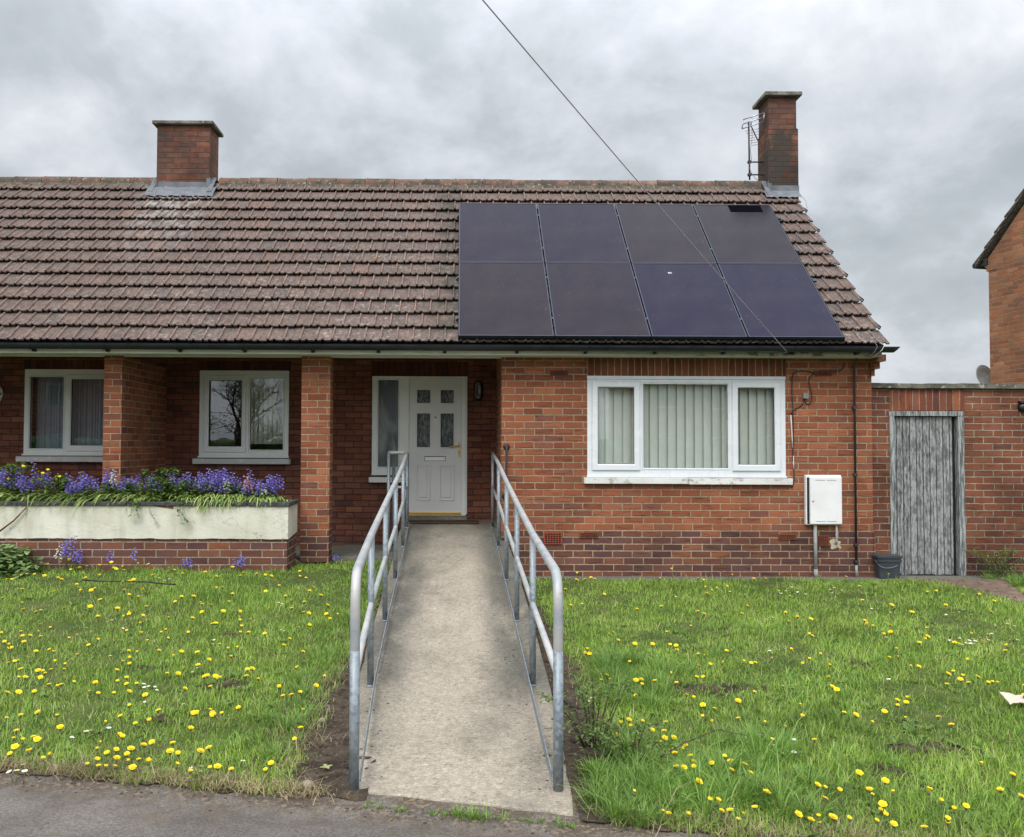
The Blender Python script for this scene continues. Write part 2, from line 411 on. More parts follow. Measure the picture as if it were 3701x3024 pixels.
M['sill_porch'] = sill_mat('grey_sill', (.50,.51,.49), (.66,.66,.64))
def glass(name, tint=(.92,.95,.95), rough=0.0, extra=0.0):
    m = bpy.data.materials.new(name); m.use_nodes = True; t = NT(m.node_tree); t.n.clear()
    o = t.n.new('ShaderNodeOutputMaterial'); mx = t.n.new('ShaderNodeMixShader')
    tr = t.n.new('ShaderNodeBsdfTransparent'); tr.inputs[0].default_value = (*tint, 1)
    gl = t.n.new('ShaderNodeBsdfGlossy'); gl.inputs['Roughness'].default_value = rough
    ge = t.n.new('ShaderNodeNewGeometry'); dp = t.n.new('ShaderNodeVectorMath'); dp.operation = 'DOT_PRODUCT'
    t.l.new(ge.outputs['Incoming'], dp.inputs[0]); t.l.new(ge.outputs['Normal'], dp.inputs[1])
    sch = t.m('POWER', t.m('SUBTRACT', 1.0, t.m('ABSOLUTE', dp.outputs['Value']), clamp=True), 5.0)
    f = t.m('ADD', t.m('ADD', t.m('MULTIPLY', sch, .9), .055), extra, clamp=True)     # both faces of double glazing reflect
    P = t.coord(); nb = t.bump(t.noise(P, 2.2, 1.0), .004, .25); t.l.new(nb, gl.inputs['Normal'])
    t.l.new(f, mx.inputs[0]); t.l.new(tr.outputs[0], mx.inputs[1]); t.l.new(gl.outputs[0], mx.inputs[2]); t.l.new(mx.outputs[0], o.inputs[0])
    return m
M['glass'] = glass('window_glass')
M['glass_porch'] = glass('porch_glass', (.88,.91,.93), 0.0, .015)
def frosted():
    m, t, b = new_mat('patterned_glass'); P = t.coord()
    h = t.noise(t.scl(P, 110, 110, 16), 1.0, 3.0, .6)
    c = t.mix(t.map(h, .44, .66), (.020,.027,.029), (.25,.30,.295))  # pale streaks in the base colour imitate glints on the glass
    setp(t, b, c, .12, t.bump(h, .02, .9), .8); return m
M['patterned'] = frosted()
def sidelight_glass():
    m, t, b = new_mat('obscure_glass'); P = t.coord()
    n = t.noise(t.scl(P, 6, 6, 1.6), 1.0, 3.0, .5, dist=.6)
    c = t.mix(t.map(n, .42, .64), (.055,.068,.072), (.20,.225,.22))
    setp(t, b, c, .3, t.bump(t.noise(P, 160, 2), .002), .6); return m
M['obscure'] = sidelight_glass()
M['blind'] = plain('blind_fabric', (.60,.585,.52), .8, 0, .2, .05, 8)
M['blind_cream'] = plain('cream_blind_fabric', (.66,.62,.44), .8, 0, .2, .05, 8)
M['net'] = plain('net_curtain', (.50,.52,.56), .9, 0, .2, .12, 10)
def panel_glass():
    m, t, b = new_mat('solar_cells'); P = t.coord(); u, v, w = t.sep(P)
    oi = t.n.new('ShaderNodeObjectInfo').outputs['Random']
    li = t.m('FRACT', t.m('MULTIPLY', u, 62.0)); ln = t.map(t.m('ABSOLUTE', t.m('SUBTRACT', li, .5)), .40, .47, 0, 1)
    cell = t.m('FRACT', t.m('MULTIPLY', v, 6.0)); ce = t.map(t.m('ABSOLUTE', t.m('SUBTRACT', cell, .5)), .47, .49, 0, 1)
    n = t.noise(P, 1.3, 3.0)
    c = t.mix(t.map(n, .30, .70), t.mix(oi, (.010,.009,.034), (.020,.015,.025)), t.mix(oi, (.017,.013,.034), (.027,.020,.023)))
    c = t.mix(t.m('MULTIPLY', ln, .40), c, (.050,.047,.068)); c = t.mix(t.m('MULTIPLY', ce, .5), c, (.010,.010,.014))
    d = t.map(t.noise(P, 60.0, 2.0), .74, .80, 0, .8); c = t.mix(d, c, (.42,.42,.42))
    gd = t.map(t.noise(P, 3.0, 5.0, .6), .3, .8, .0, .035); c = t.mix(gd, c, (.30,.28,.26))
    setp(t, b, c, .17, None, .09); return m
M['cells'] = panel_glass()
M['panel_frame'] = plain('panel_frame', (.055,.062,.085), .35, .5, .5, .2)
M['alu'] = plain('aluminium', (.42,.43,.45), .4, .9)
M['black'] = plain('black_paint', (.010,.010,.011), .45)
M['dark_patch'] = plain('dark_patch', (.004,.004,.006), 1.0, 0, 0.0)
def galv():
    m, t, b = new_mat('galvanised_steel'); P = t.coord()
    cell = t.voro(P, 55.0, 'Color'); a, _, _ = t.sep(cell)
    c = t.ramp(a, [(0,(.155,.185,.205)),(.5,(.21,.245,.27)),(1,(.29,.325,.35))])
    n = t.noise(P, 5.0, 4.0, .6); c = t.mix(t.map(n, .45, .7, 0, .5), c, (.32,.34,.35))
    st = t.map(t.noise(t.scl(P, 8, 8, 60), 1.0, 3.0), .68, .73, 0, .5); c = t.mix(st, c, (.16,.13,.10))
    setp(t, b, c, t.map(a, 0, 1, .38, .62), t.bump(t.noise(P, 60, 3), .001), .5, .35); return m
M['galv'] = galv()
def worn_rail():
    m, t, b = new_mat('worn_rail'); P = t.coord()
    n = t.noise(P, 6.0, 4.0, .6)
    c = t.mix(t.map(n, .4, .65), (.43,.42,.40), (.29,.32,.345))
    st = t.map(t.noise(P, 24.0, 4.0, .6), .62, .72, 0, .55); c = t.mix(st, c, (.30,.24,.18))
    setp(t, b, c, .5, t.bump(t.noise(P, 60, 3), .001), .5, .15); return m
M['worn'] = worn_rail()
def concrete(name, light=(.335,.288,.226), dark=(.200,.174,.138), green=.18):
    m, t, b = new_mat(name); P = t.coord(); px, py, pz = t.sep(P)
    big = t.noise(t.scl(P, 1.6, 1.1, 1), 1.0, 7.0, .68)
    c = t.mix(t.map(big, .30, .58, 0, 1, smooth=True), dark, light)
    # grime collects along the two edges, where nobody walks
    e = t.map(t.m('ABSOLUTE', t.m('ADD', px, .07)), .18, .44, 0, .92, smooth=True)
    e = t.m('MULTIPLY', e, t.m('MULTIPLY', t.map(t.noise(t.scl(P, 3, 1.2, 1), 1.0, 4), .2, .52), t.map(py, -5.9, -4.6, .1, 1.0)))
    c = t.mix(e, c, (.105,.098,.082))
    far = t.map(py, -1.4, .3, 0, .65, smooth=True); c = t.mix(t.m('MULTIPLY', far, t.map(t.noise(t.scl(P, 3, 2, 1), 1.0, 4), .25, .6)), c, (.155,.148,.122))
    br = t.noise(t.scl(P, 26, 60, 30), 1.0, 5.0, .65); f = t.map(br, .3, .7, .84, 1.15); c = t.vm('MULTIPLY', c, t.comb(f, f, f))
    sp = t.noise(P, 75.0, 4.0, .75); f2 = t.map(sp, .3, .7, .64, 1.38); c = t.vm('MULTIPLY', c, t.comb(f2, f2, f2))
    md = t.noise(t.scl(P, 30, 24, 20), 1.0, 4.0, .7); f3 = t.map(md, .3, .7, .80, 1.22); c = t.vm('MULTIPLY', c, t.comb(f3, f3, f3))
    pit = t.map(t.noise(P, 38.0, 3.0, .6), .63, .70, 0, .65); c = t.mix(pit, c, (.095,.088,.075))
    c = t.mix(t.map(t.noise(P, 1.9, 4, .6), .58, .72, 0, green), c, (.15,.17,.085))
    h = t.m('ADD', t.m('MULTIPLY', br, .8), t.m('ADD', t.m('MULTIPLY', sp, .5), t.m('MULTIPLY', pit, -.5)))
    setp(t, b, c, .92, t.bump(h, .006, .8), .2); return m
M['concrete'] = concrete('ramp_concrete')
M['concrete_dark'] = concrete('step_concrete', (.22,.205,.165), (.125,.118,.095), .35)
def asphalt():
    m, t, b = new_mat('asphalt'); P = t.coord()
    big = t.noise(t.scl(P, 1, 1.6, 1), 1.6, 5.0, .62)
    c = t.mix(t.map(big, .35, .65), (.098,.086,.078), (.165,.145,.128))
    v = t.voro(P, 160.0, 'Color'); a, _, _ = t.sep(v); f = t.map(a, 0, 1, .66, 1.34); c = t.vm('MULTIPLY', c, t.comb(f, f, f))
    br = t.map(t.noise(P, 5.0, 4.0, .6), .58, .70, 0, .5); c = t.mix(br, c, (.16,.125,.09))
    px, py, pz = t.sep(P); de = t.m('ADD', py, t.m('ADD', t.m('MULTIPLY', px, .198), 6.532))
    dm = t.m('MULTIPLY', t.map(de, -.34, .0, 0, .85, smooth=True), t.map(t.noise(P, 7.0, 5.0, .65), .40, .60)); c = t.mix(dm, c, (.085,.063,.044))
    dm = t.m('MULTIPLY', t.map(de, -.16, .0, 0, .8, smooth=True), t.map(t.noise(P, 40.0, 4.0, .65), .52, .62)); c = t.mix(dm, c, (.26,.20,.125))
    h = t.m('ADD', t.voro(P, 160.0), t.m('MULTIPLY', t.noise(P, 30, 4), .6))
    setp(t, b, c, .9, t.bump(h, .006, .7), .25); return m
M['asphalt'] = asphalt()
def soil():
    m, t, b = new_mat('soil'); P = t.coord()
    n = t.noise(P, 9.0, 6.0, .68)
    c = t.mix(t.map(n, .35, .65), (.036,.027,.020), (.105,.078,.056))
    v = t.map(t.noise(P, 42.0, 3.0), .60, .70, 0, .6); c = t.mix(v, c, (.20,.165,.125))
    h = t.m('ADD', t.noise(P, 26.0, 5.0, .7), t.m('MULTIPLY', n, .8))
    setp(t, b, c, .97, t.bump(h, .03, .9), .15); return m
M['soil'] = soil()
M['dirt'] = plain('path_dirt', (.165,.120,.088), .97, 0, .15, .35, 9, .02, 30)
def lawn_soil():
    m, t, b = new_mat('lawn_base'); P = t.coord()
    n = t.noise(P, 6.0, 5.0, .65); c = t.mix(t.map(n, .4, .62), (.045,.075,.018), (.095,.105,.038))
    px, py, pz = t.sep(P); de = t.m('ADD', py, t.m('ADD', t.m('MULTIPLY', px, .198), 6.532))
    c = t.mix(t.map(de, .30, .10, 0, 1, smooth=True), c, (.105,.080,.055))
    setp(t, b, c, .97, t.bump(t.noise(P, 30, 4), .02), .1); return m
M['lawn'] = lawn_soil()
def leaf(name, stops, rough=.55, trans=.35, attr='rnd', patch=True):
    m = bpy.data.materials.new(name); m.use_nodes = True; t = NT(m.node_tree); t.n.clear()
    o = t.n.new('ShaderNodeOutputMaterial'); b = t.n.new('ShaderNodeBsdfPrincipled'); mx = t.n.new('ShaderNodeMixShader')
    tl = t.n.new('ShaderNodeBsdfTranslucent')
    c = t.ramp(t.attr(attr), stops)
    if patch:
        P = t.coord(); f = t.map(t.m('ADD', t.m('MULTIPLY', t.noise(P, 1.4, 4.0, .6), .6), t.m('MULTIPLY', t.noise(P, 7.0, 3.0, .6), .4)), .34, .64, .66, 1.22); c = t.vm('MULTIPLY', c, t.comb(f, f, f))
    t.put(b.inputs['Base Color'], c); b.inputs['Roughness'].default_value = rough; b.inputs['Specular IOR Level'].default_value = .3
    t.l.new(t.vm('MULTIPLY', c, (1.1, 1.15, .8)), tl.inputs[0])
    mx.inputs[0].default_value = trans
    t.l.new(b.outputs[0], mx.inputs[1]); t.l.new(tl.outputs[0], mx.inputs[2]); t.l.new(mx.outputs[0], o.inputs[0])
    return m
M['grass'] = leaf('grass_blade', [(0,(.130,.230,.042)),(.3,(.235,.370,.060)),(.6,(.315,.455,.082)),(.82,(.39,.50,.115)),(.93,(.43,.49,.15)),(1,(.47,.41,.22))])
M['clump'] = leaf('grass_clump', [(0,(.100,.200,.042)),(.4,(.165,.295,.060)),(.8,(.24,.38,.080)),(1,(.32,.42,.12))])
M['straw'] = leaf('straw', [(0,(.22,.165,.085)),(.5,(.33,.26,.15)),(1,(.45,.37,.23))], .7, .2)
M['weed'] = leaf('weed_leaf', [(0,(.085,.16,.040)),(.5,(.14,.23,.055)),(1,(.22,.29,.08))])
M['bush'] = leaf('bush_leaf', [(0,(.065,.140,.028)),(.5,(.125,.225,.042)),(1,(.22,.30,.075))])
M['ivy'] = leaf('ivy_leaf', [(0,(.13,.21,.075)),(.5,(.21,.31,.11)),(1,(.33,.42,.18))], .4)
M['strap'] = leaf('strap_leaf', [(0,(.13,.22,.046)),(.4,(.24,.345,.085)),(.75,(.40,.48,.17)),(1,(.52,.54,.27))], .45)
M['bluebell'] = leaf('bluebell_flower', [(0,(.19,.145,.56)),(.5,(.28,.22,.74)),(1,(.42,.35,.84))], .6, .3)
M['pinkbell'] = leaf('pink_bell_flower', [(0,(.45,.22,.45)),(.5,(.60,.34,.56)),(1,(.74,.52,.68))], .6, .3)
M['whitebell'] = leaf('white_bell_flower', [(0,(.62,.64,.55)),(1,(.82,.82,.76))], .6, .3)
M['stalk'] = leaf('stalk', [(0,(.10,.13,.045)),(1,(.17,.18,.075))], .6, .1)
M['yellow'] = leaf('dandelion_petal', [(0,(.84,.60,.015)),(.6,(.90,.70,.02)),(1,(.92,.78,.05))], .6, .25, patch=False)
M['petal'] = leaf('daisy_petal', [(0,(.75,.76,.72)),(1,(.85,.85,.82))], .6, .25, patch=False)
def render_mat():
    m, t, b = new_mat('cream_render'); P = t.coord(); px, py, pz = t.sep(P)
    n = t.noise(t.scl(P, 1.6, 1.6, 2.4), 1.0, 5.0, .6)
    c = t.mix(t.map(n, .38, .62), (.56,.535,.445), (.67,.645,.55))
    dr = t.map(t.noise(t.scl(P, 7, 7, .8), 1.0, 4.0), .50, .70, 0, .45); c = t.mix(dr, c, (.42,.40,.31))
    top = t.m('MULTIPLY', t.map(pz, .80, .91, 0, .5), t.map(t.noise(P, 4, 4), .4, .65)); c = t.mix(top, c, (.36,.35,.27))
    # a missing flake of render under the coping shows the brick
    fx = t.m('MULTIPLY', t.m('ADD', px, 3.50), 1.0); e1 = t.m('ADD', .91, t.m('MULTIPLY', t.m('SUBTRACT', fx, .18), .25))
    fl = t.m('MULTIPLY', t.m('MULTIPLY', t.m('GREATER_THAN', px, -3.55), t.m('LESS_THAN', px, -3.30)), t.m('GREATER_THAN', pz, t.m('SUBTRACT', .905, t.m('MULTIPLY', t.m('ADD', px, 3.55), .16))))
    c = t.mix(fl, c, (.20,.10,.07))
    cr = t.m('ABSOLUTE', t.m('SUBTRACT', t.noise(t.scl(P, 1.3, 1.3, 2.0), 1.0, 5.0, .6), .5)); ck = t.m('MULTIPLY', t.map(cr, .0045, .0, 0, .75), t.map(t.noise(P, .9, 2.0), .46, .56)); c = t.mix(ck, c, (.16,.145,.11))
    setp(t, b, c, .9, t.bump(t.noise(P, 18, 5, .6), .006), .2); return m
M['render'] = render_mat()
def old_wood(name, dark=(.060,.058,.058), light=(.32,.325,.32)):
    m, t, b = new_mat(name); P = t.coord(); px, py, pz = t.sep(P)
    w = .0835; u = t.m('DIVIDE', t.m('ADD', px, 20.0), w); bd = t.m('FLOOR', u); fu = t.m('FRACT', u)
    r, rc = t.white(t.comb(bd, 1.0, 2.0))
    g = t.noise(t.comb(t.m('MULTIPLY', px, 85), t.m('MULTIPLY', r, 30), t.m('MULTIPLY', pz, 3.2)), 1.0, 5.0, .65)
    g2 = t.noise(t.scl(P, 55, 55, 13), 1.0, 5.0, .7)
    mixv = t.m('ADD', t.m('MULTIPLY', g, .42), t.m('ADD', t.m('MULTIPLY', g2, .58), t.m('MULTIPLY', t.m('SUBTRACT', r, .5), .06)))
    c = t.mix(t.map(mixv, .39, .56, 0, 1), dark, light)
    c = t.mix(t.map(t.noise(t.scl(P, 16, 16, 7), 1.0, 5, .65), .50, .62, 0, .7), c, (.085,.083,.082))
    gap = t.map(t.m('ABSOLUTE', t.m('SUBTRACT', fu, .5)), .43, .475, 0, 1); c = t.mix(gap, c, (.02,.02,.02))
    h = t.m('SUBTRACT', mixv, t.m('MULTIPLY', gap, 1.0)); setp(t, b, c, .88, t.bump(h, .006, .9), .2); return m
M['wood'] = old_wood('weathered_boards')
def frame_wood():
    m, t, b = new_mat('weathered_frame'); P = t.coord()
    g = t.noise(t.scl(P, 40, 40, 4), 1.0, 5.0, .7); c = t.mix(t.map(g, .42, .58), (.09,.09,.088), (.34,.36,.35))
    setp(t, b, c, .88, t.bump(g, .004), .2); return m
M['frame_wood'] = frame_wood()
M['meter'] = plain('meter_box_plastic', (.70,.69,.685), .45, 0, .5, .06, 5)
M['tub'] = plain('grey_plastic', (.040,.045,.055), .5, 0, .4, .25, 8)
M['pipe'] = plain('grey_pipe', (.25,.255,.24), .7, 0, .3, .3, 12)
M['duct'] = plain('brown_pipe', (.045,.032,.036), .5, 0, .4, .2)
M['cable'] = plain('brown_cable', (.030,.014,.012), .6)
M['grey_cable'] = plain('grey_cable', (.20,.20,.225), .6)
M['roof_cable'] = plain('roof_cable', (.11,.11,.12), .6)
M['wire'] = plain('overhead_wire', (.34,.34,.38), .6)
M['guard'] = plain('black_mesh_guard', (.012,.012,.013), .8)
M['white_cable'] = plain('white_cable', (.60,.60,.57), .6)
M['airbrick'] = plain('terracotta', (.17,.055,.032), .9, 0, .2, .2, 20)
M['airbrick_red'] = plain('red_terracotta', (.26,.055,.030), .85, 0, .2, .15, 20)
M['mortar_blob'] = plain('mortar', (.42,.36,.26), .95, 0, .2, .15, 15, .006, 50)
M['mat'] = plain('doormat_fibre', (.075,.055,.038), .98, 0, .1, .25, 30, .01, 200)
M['lens'] = plain('lamp_lens', (.30,.32,.30), .3)
M['paper'] = plain('crumpled_card', (.50,.43,.35), .8, 0, .3, .08, 14)
M['stone'] = plain('pebble', (.30,.26,.21), .85, 0, .3, .3, 8)
M['twig'] = plain('twig_bark', (.07,.045,.035), .85)
M['rust'] = plain('rusty_rod', (.13,.055,.035), .9, 0, .2, .3, 20)
M['cardface'] = plain('plaque_face', (.50,.49,.38), .6)
M['bark'] = plain('bark', (.095,.080,.062), .95)
DAND = """-550,-2 -519,-46 -502,-67 -500,-56 -488,-75 -476,-83 -471,-62 -451,-75 -428,-98 -446,-42 -420,-80 -430,-22 -411,-68 -393,-74 -385,-54 -372,-88 -365,-69 -343,-91 -327,-81 -319,-81 -329,-117 -317,-114 -301,-110 -275,-112 -260,-122 -253,-84 -493,-99 -464,-119 -451,-129 -437,-141 -417,-153 -408,-159 -401,-126 -388,-149 -376,-108 -365,-128 -342,-173 -342,-148 -356,-174 -323,-183 -460,-162 -451,-162 -451,-184 -427,-204 -393,-207 -370,-202 -355,-200 -384,-179 -357,-212 -326,-210 -314,-226 -307,-207 -302,-225 -375,-142 -232,-140 -234,-118 -209,-153 -202,-157 -198,-141 -182,-171 -174,-110 -170,-135 -162,-130 -147,-207 -239,-202 -229,-214 -219,-207 -189,-210 -211,-243 -248,-236 -238,-245 -235,-248 -260,-253 -256,-254 -161,-243 -143,-256 -130,-230 -137,-280 -131,-295 -120,-269 -117,-293 -110,-304 -105,-291 -418,-254 -397,-258 -384,-284 -371,-272 -368,-286 -351,-277 -329,-277 -337,-232 -312,-292 -301,-280 -291,-280 -283,-257 -285,-304 -279,-306 -273,-299 -266,-313 -249,-305 -226,-289 -220,-281 -207,-290 -207,-312 -204,-325 -201,-339 -227,-305 -188,-294 -183,-315 -179,-305 -178,-340 -176,-352 -171,-349 -171,-337 -125,-325 -156,-305 -150,-280 -347,-327 -335,-350 -359,-359 -344,-362 -350,-349 -336,-361 -327,-348 -307,-350 -293,-353 -280,-371 -262,-356 -256,-348 -251,-360 -241,-347 -234,-352 -228,-366 -225,-390 -234,-389 -218,-347 -196,-393 -192,-371 -184,-371 -175,-385 -171,-395 -166,-403 -160,-410 -151,-361 -133,-382 -134,-354 -341,-392 -337,-392 -330,-401 -337,-386 -333,-376 -311,-401 -322,-375 -298,-405 -296,-411 -297,-378 -279,-386 -278,-410 -255,-404 -241,-417 -234,-420 -247,-391 -235,-403 -206,-415 -205,-403 -178,-424 -181,-436 -115,-399 -114,-437 -315,-434 -306,-438 -308,-440 -304,-436 -288,-442 -279,-450 -279,-441 -277,-433 -269,-450 -284,-468 -289,-470 -274,-464 -270,-466 -264,-476 -259,-470 -226,-445 -221,-458 -232,-449 -187,-463 -168,-463 -155,-468 -148,-438 -196,-456 -189,-448 -137,-460 -132,-461 -269,-479 -255,-484 -247,-483 -250,-498 -266,-492 -233,-480 -225,-493 -222,-479 -232,-492 -213,-481 -205,-498 -172,-492 -164,-480 -159,-488 -155,-483 -137,-481 -123,-479 -115,-487 -104,-499 -104,-506 -91,-489 -98,-492 -91,-463 -98,-510 -105,-519 -92,-523 -271,-513 -264,-514 -258,-511 -206,-516 -199,-497 -186,-516 -146,-525 -142,-530 -189,-535 -191,-542 -174,-538 -153,-540 -141,-544 -126,-542 -135,-552 -132,-551 -145,-563 -180,-548 -174,-550 -219,-555 -234,-548 -229,-541 -243,-552 -254,-549 -85,-559 -145,-549 -224,-574 -191,-569 -181,-574 -147,-582 -160,-585 -161,-588 -219,-586 -218,-590 -230,-582 -233,-580 -224,-587 -184,-587 -182,-596 -173,-598 -174,-589 -164,-597 -162,-603 -141,-600 -143,-601 -128,-601 -128,-586 -85,-588 -225,-596 -224,-604 -213,-604 -205,-601 -158,-604 -167,-607 -167,-613 -180,-610 -178,-611 -157,-612 -156,-617 -171,-612 -172,-623 -162,-625 -201,-621 -134,-623 -126,-624 -114,-620 -108,-629 -174,-631 -148,-634 -120,-639 -93,-624 -89,-625 125,-65 134,-60 141,-75 145,-94 151,-97 140,-40 114,-123 107,-224 117,-218 146,-172 118,-306 123,-327 127,-335 163,-262 189,-234 171,-331 120,-383 94,-392 98,-394 106,-395 134,-377 147,-388 162,-376 165,-390 216,-259 226,-251 198,-307 238,-268 258,-261 264,-254 264,-135 276,-135 274,-125 290,-124 261,-142 318,-51 274,-85 229,-71 271,-70 253,-35 336,-73 352,-66 332,-156 327,-194 290,-275 302,-275 282,-304 305,-300 288,-334 286,-342 394,-205 422,-144 459,-33 490,-70 488,-158 502,-149 528,-148 537,-158 467,-223 420,-244 403,-247 482,-230 515,-198 487,-256 509,-226 355,-288 348,-304 344,-319 354,-311 368,-309 350,-334 405,-301 348,-353 366,-355 377,-347 368,-368 427,-327 392,-358 387,-376 403,-381 419,-353 432,-343 410,-393 426,-370 329,-394 327,-402 319,-402 112,-419 96,-416 119,-428 97,-465 93,-475 99,-471 120,-462 114,-475 118,-482 125,-486 137,-473 130,-482 138,-491 142,-495 144,-508 155,-486 161,-455 169,-437 184,-400 181,-395 165,-392 203,-382 187,-432 177,-437 204,-426 205,-431 214,-417 232,-406 245,-409 248,-396 213,-474 249,-429 265,-406 270,-368 244,-431 261,-432 246,-461 171,-508 182,-511 232,-504 234,-506 264,-514 269,-522 258,-526 260,-532 254,-538 258,-541 244,-543 234,-545 225,-546 220,-546 271,-545 269,-561 315,-439 319,-441 309,-459 335,-451 328,-462 322,-472 326,-480 331,-476 341,-474 338,-485 348,-474 349,-480 355,-438 342,-454 364,-481 348,-504 198,-534 196,-545 153,-523 143,-536 137,-543 146,-547 157,-546 104,-524 96,-550 91,-560 92,-561 101,-556 85,-577 91,-588 105,-567 114,-563 114,-553 110,-571 107,-580 115,-570 111,-587 115,-589 117,-593 116,-605 114,-603 126,-601 123,-612 113,-622 105,-612 103,-618 106,-620 135,-605 129,-618 130,-621 138,-616 139,-619 167,-563 162,-583 181,-554 185,-581 109,-639 137,-648 161,-640 165,-642 159,-654 171,-647 110,-659 98,-665 91,-674 86,-669 74,-675 113,-668 118,-666 125,-662 108,-678 112,-675 110,-677 120,-686 147,-669 141,-677 149,-676 155,-676 151,-681 179,-657 183,-647 182,-659 180,-667 176,-673 171,-678 176,-681 197,-641 195,-635 186,-632 204,-659 211,-657 216,-661 211,-667 241,-647 245,-653 265,-620 254,-614 187,-686 198,-687 198,-683 160,-684"""
DAISY = """-206,-474 -200,-474 -197,-475 -202,-480 -194,-483 -207,-567 -206,-573 -201,-561 -201,-565 -193,-557 -213,-616 -210,-619 -207,-618 -129,-611 -123,-616 -125,-613 -107,-604 -212,-609 -190,-508 -166,-512 -183,-441 -180,-436 -311,-323 -297,-300 -281,-321 -165,-245 -163,-251 -168,-240 -201,-366 -190,-373 -183,-380 -194,-357 -147,-328 -143,-333 -133,-323 -313,-154 -316,-132 -308,-146 -304,-137 -320,-128 -175,-302 -167,-300 349,-92 350,-102 347,-120 360,-99 360,-110 367,-101 362,-124 344,-133 363,-129 351,-124 337,-137 354,-140 405,-112 403,-126 412,-108 396,-136 414,-119 301,-140 289,-131 368,-137 453,-247 475,-231 483,-221 394,-344 396,-348 410,-340 406,-351 411,-347 407,-359 414,-351 409,-362 414,-359 401,-362 418,-344 400,-359 446,-324 427,-347 482,-298 484,-285 454,-343 446,-347 457,-324 472,-288 475,-250 238,-384 277,-273 286,-258 280,-228 348,-340 289,-462 290,-377 165,-565 165,-571 163,-583 179,-574 171,-591 172,-592 164,-594 398,-216 406,-237 307,-306 233,-176 223,-160 83,-501 80,-505"""
# ---------------------------------------------------------------- the setting
EDGE = lambda x: -6.532 - 0.198 * x                       # where the lawns meet the asphalt
def wob(x, k=1.0, s=0.0): return .5*math.sin(x*k*2.1+s)+.3*math.sin(x*k*5.3+1.7+s)+.2*math.sin(x*k*11.7+.6+s)
def gz(x, y):
    t = max(0, min(1, (y + 4.5) / 3.7)); b = .14*t*t*(3-2*t) if x < 0 else 0.0
    return b
def sheet(name, polys, z, mat, **kw):
    mb = MB()
    for p in polys: mb.add([(q[0], q[1], z if len(q) < 3 else q[2]) for q in p], [tuple(range(len(p)))])
    return tag(mb.build(name, mat), kind='structure', **kw)
sheet('ground', [[(-400,-400),(400,-400),(400,400),(-400,400)]], -.10, M['lawn'])
def in_poly(x, y, P):
    c = False
    for i in range(len(P)):
        (x1,y1),(x2,y2) = P[i],P[i-1]
        if (y1>y) != (y2>y) and x < (x2-x1)*(y-y1)/(y2-y1)+x1: c = not c
    return c
def strip_edge(x0, x1, n, f): return [(x0+(x1-x0)*i/n, f(x0+(x1-x0)*i/n)) for i in range(n+1)]
sheet('pavement', [strip_edge(-16, 16, 320, lambda x: EDGE(x)+.35) + [(16,-15),(-16,-15)]], .004, M['asphalt'])
def grid_sheet(name, x0, x1, y0f, y1, nx, ny, zf, mat):
    mb = MB(); vs = []
    for i in range(nx+1):
        x = x0+(x1-x0)*i/nx; a = y0f(x)
        for j in range(ny+1):
            y = a+(y1-a)*j/ny; vs.append((x, y, zf(x, y)))
    mb.add(vs, [(i*(ny+1)+j,(i+1)*(ny+1)+j,(i+1)*(ny+1)+j+1,i*(ny+1)+j+1) for i in range(nx) for j in range(ny)], smooth=True)
    return tag(mb.build(name, mat), kind='structure')
bumpy = lambda x, y: .012*math.sin(x*2.3+y*1.1)+.010*math.sin(x*5.1-y*3.7)+.006*math.sin(x*9.0+y*8.0)
PATH = [(5.50,-.16),(5.78,-.75),(5.77,-1.7),(5.5,-3.5),(5.3,-7.6),(5.95,-7.7),(6.0,-3),(6.12,-1.23),(6.62,-.16)]
lawn_z = lambda x, y: -.03 if x > 5 and in_poly(x, y, PATH) else gz(x, y)+.012+bumpy(x, y)*min(1, (y-EDGE(x))*2)
grid_sheet('lawn', -9, -.95, lambda x: EDGE(x)+.05+.022*wob(x*6)+.012*wob(x*23, 1, 1), .3, 420, 60, lawn_z, M['lawn'])
grid_sheet('lawn', .80, 9, lambda x: EDGE(x)+.05+.022*wob(x*6)+.012*wob(x*23, 1, 1), -.17, 380, 60, lawn_z, M['lawn'])
soil_z = lambda x, y: gz(-1, y)*.75*(1 if x < 0 else 0)+.006+.016*wob(x*6+y*9)+.010*wob(y*21-x*13, 1.0, 2)+.006*math.sin(y*57+x*61)
grid_sheet('soil', -1.10, -.42, lambda x: EDGE(x)+.08+.02*wob(x*14), .3, 18, 150, lambda x, y: max(.006, soil_z(x, y)), M['soil'])
grid_sheet('soil', .53, .82, lambda x: EDGE(x)+.06+.02*wob(x*14), -5.95, 12, 12, lambda x, y: .013+.006*wob(x*9+y*7), M['soil'])
grid_sheet('soil', .42, .98, lambda x: EDGE(x)+.45, -.17, 14, 150, lambda x, y: max(.006, soil_z(x, y)), M['soil'])
mb = MB(); mb.box(.62, 6.75, -.20, .12, -.05, .022); tag(mb.build('path', M['concrete_dark'], bevel=.01), kind='structure')
grid_sheet('path', 5.2, 6.75, lambda x: -7.6, -.19, 40, 180, lambda x, y: .026+.006*wob(x*7+y*9)+.005*math.sin(x*31+y*23) if in_poly(x, y, PATH) else -.06, M['dirt'])
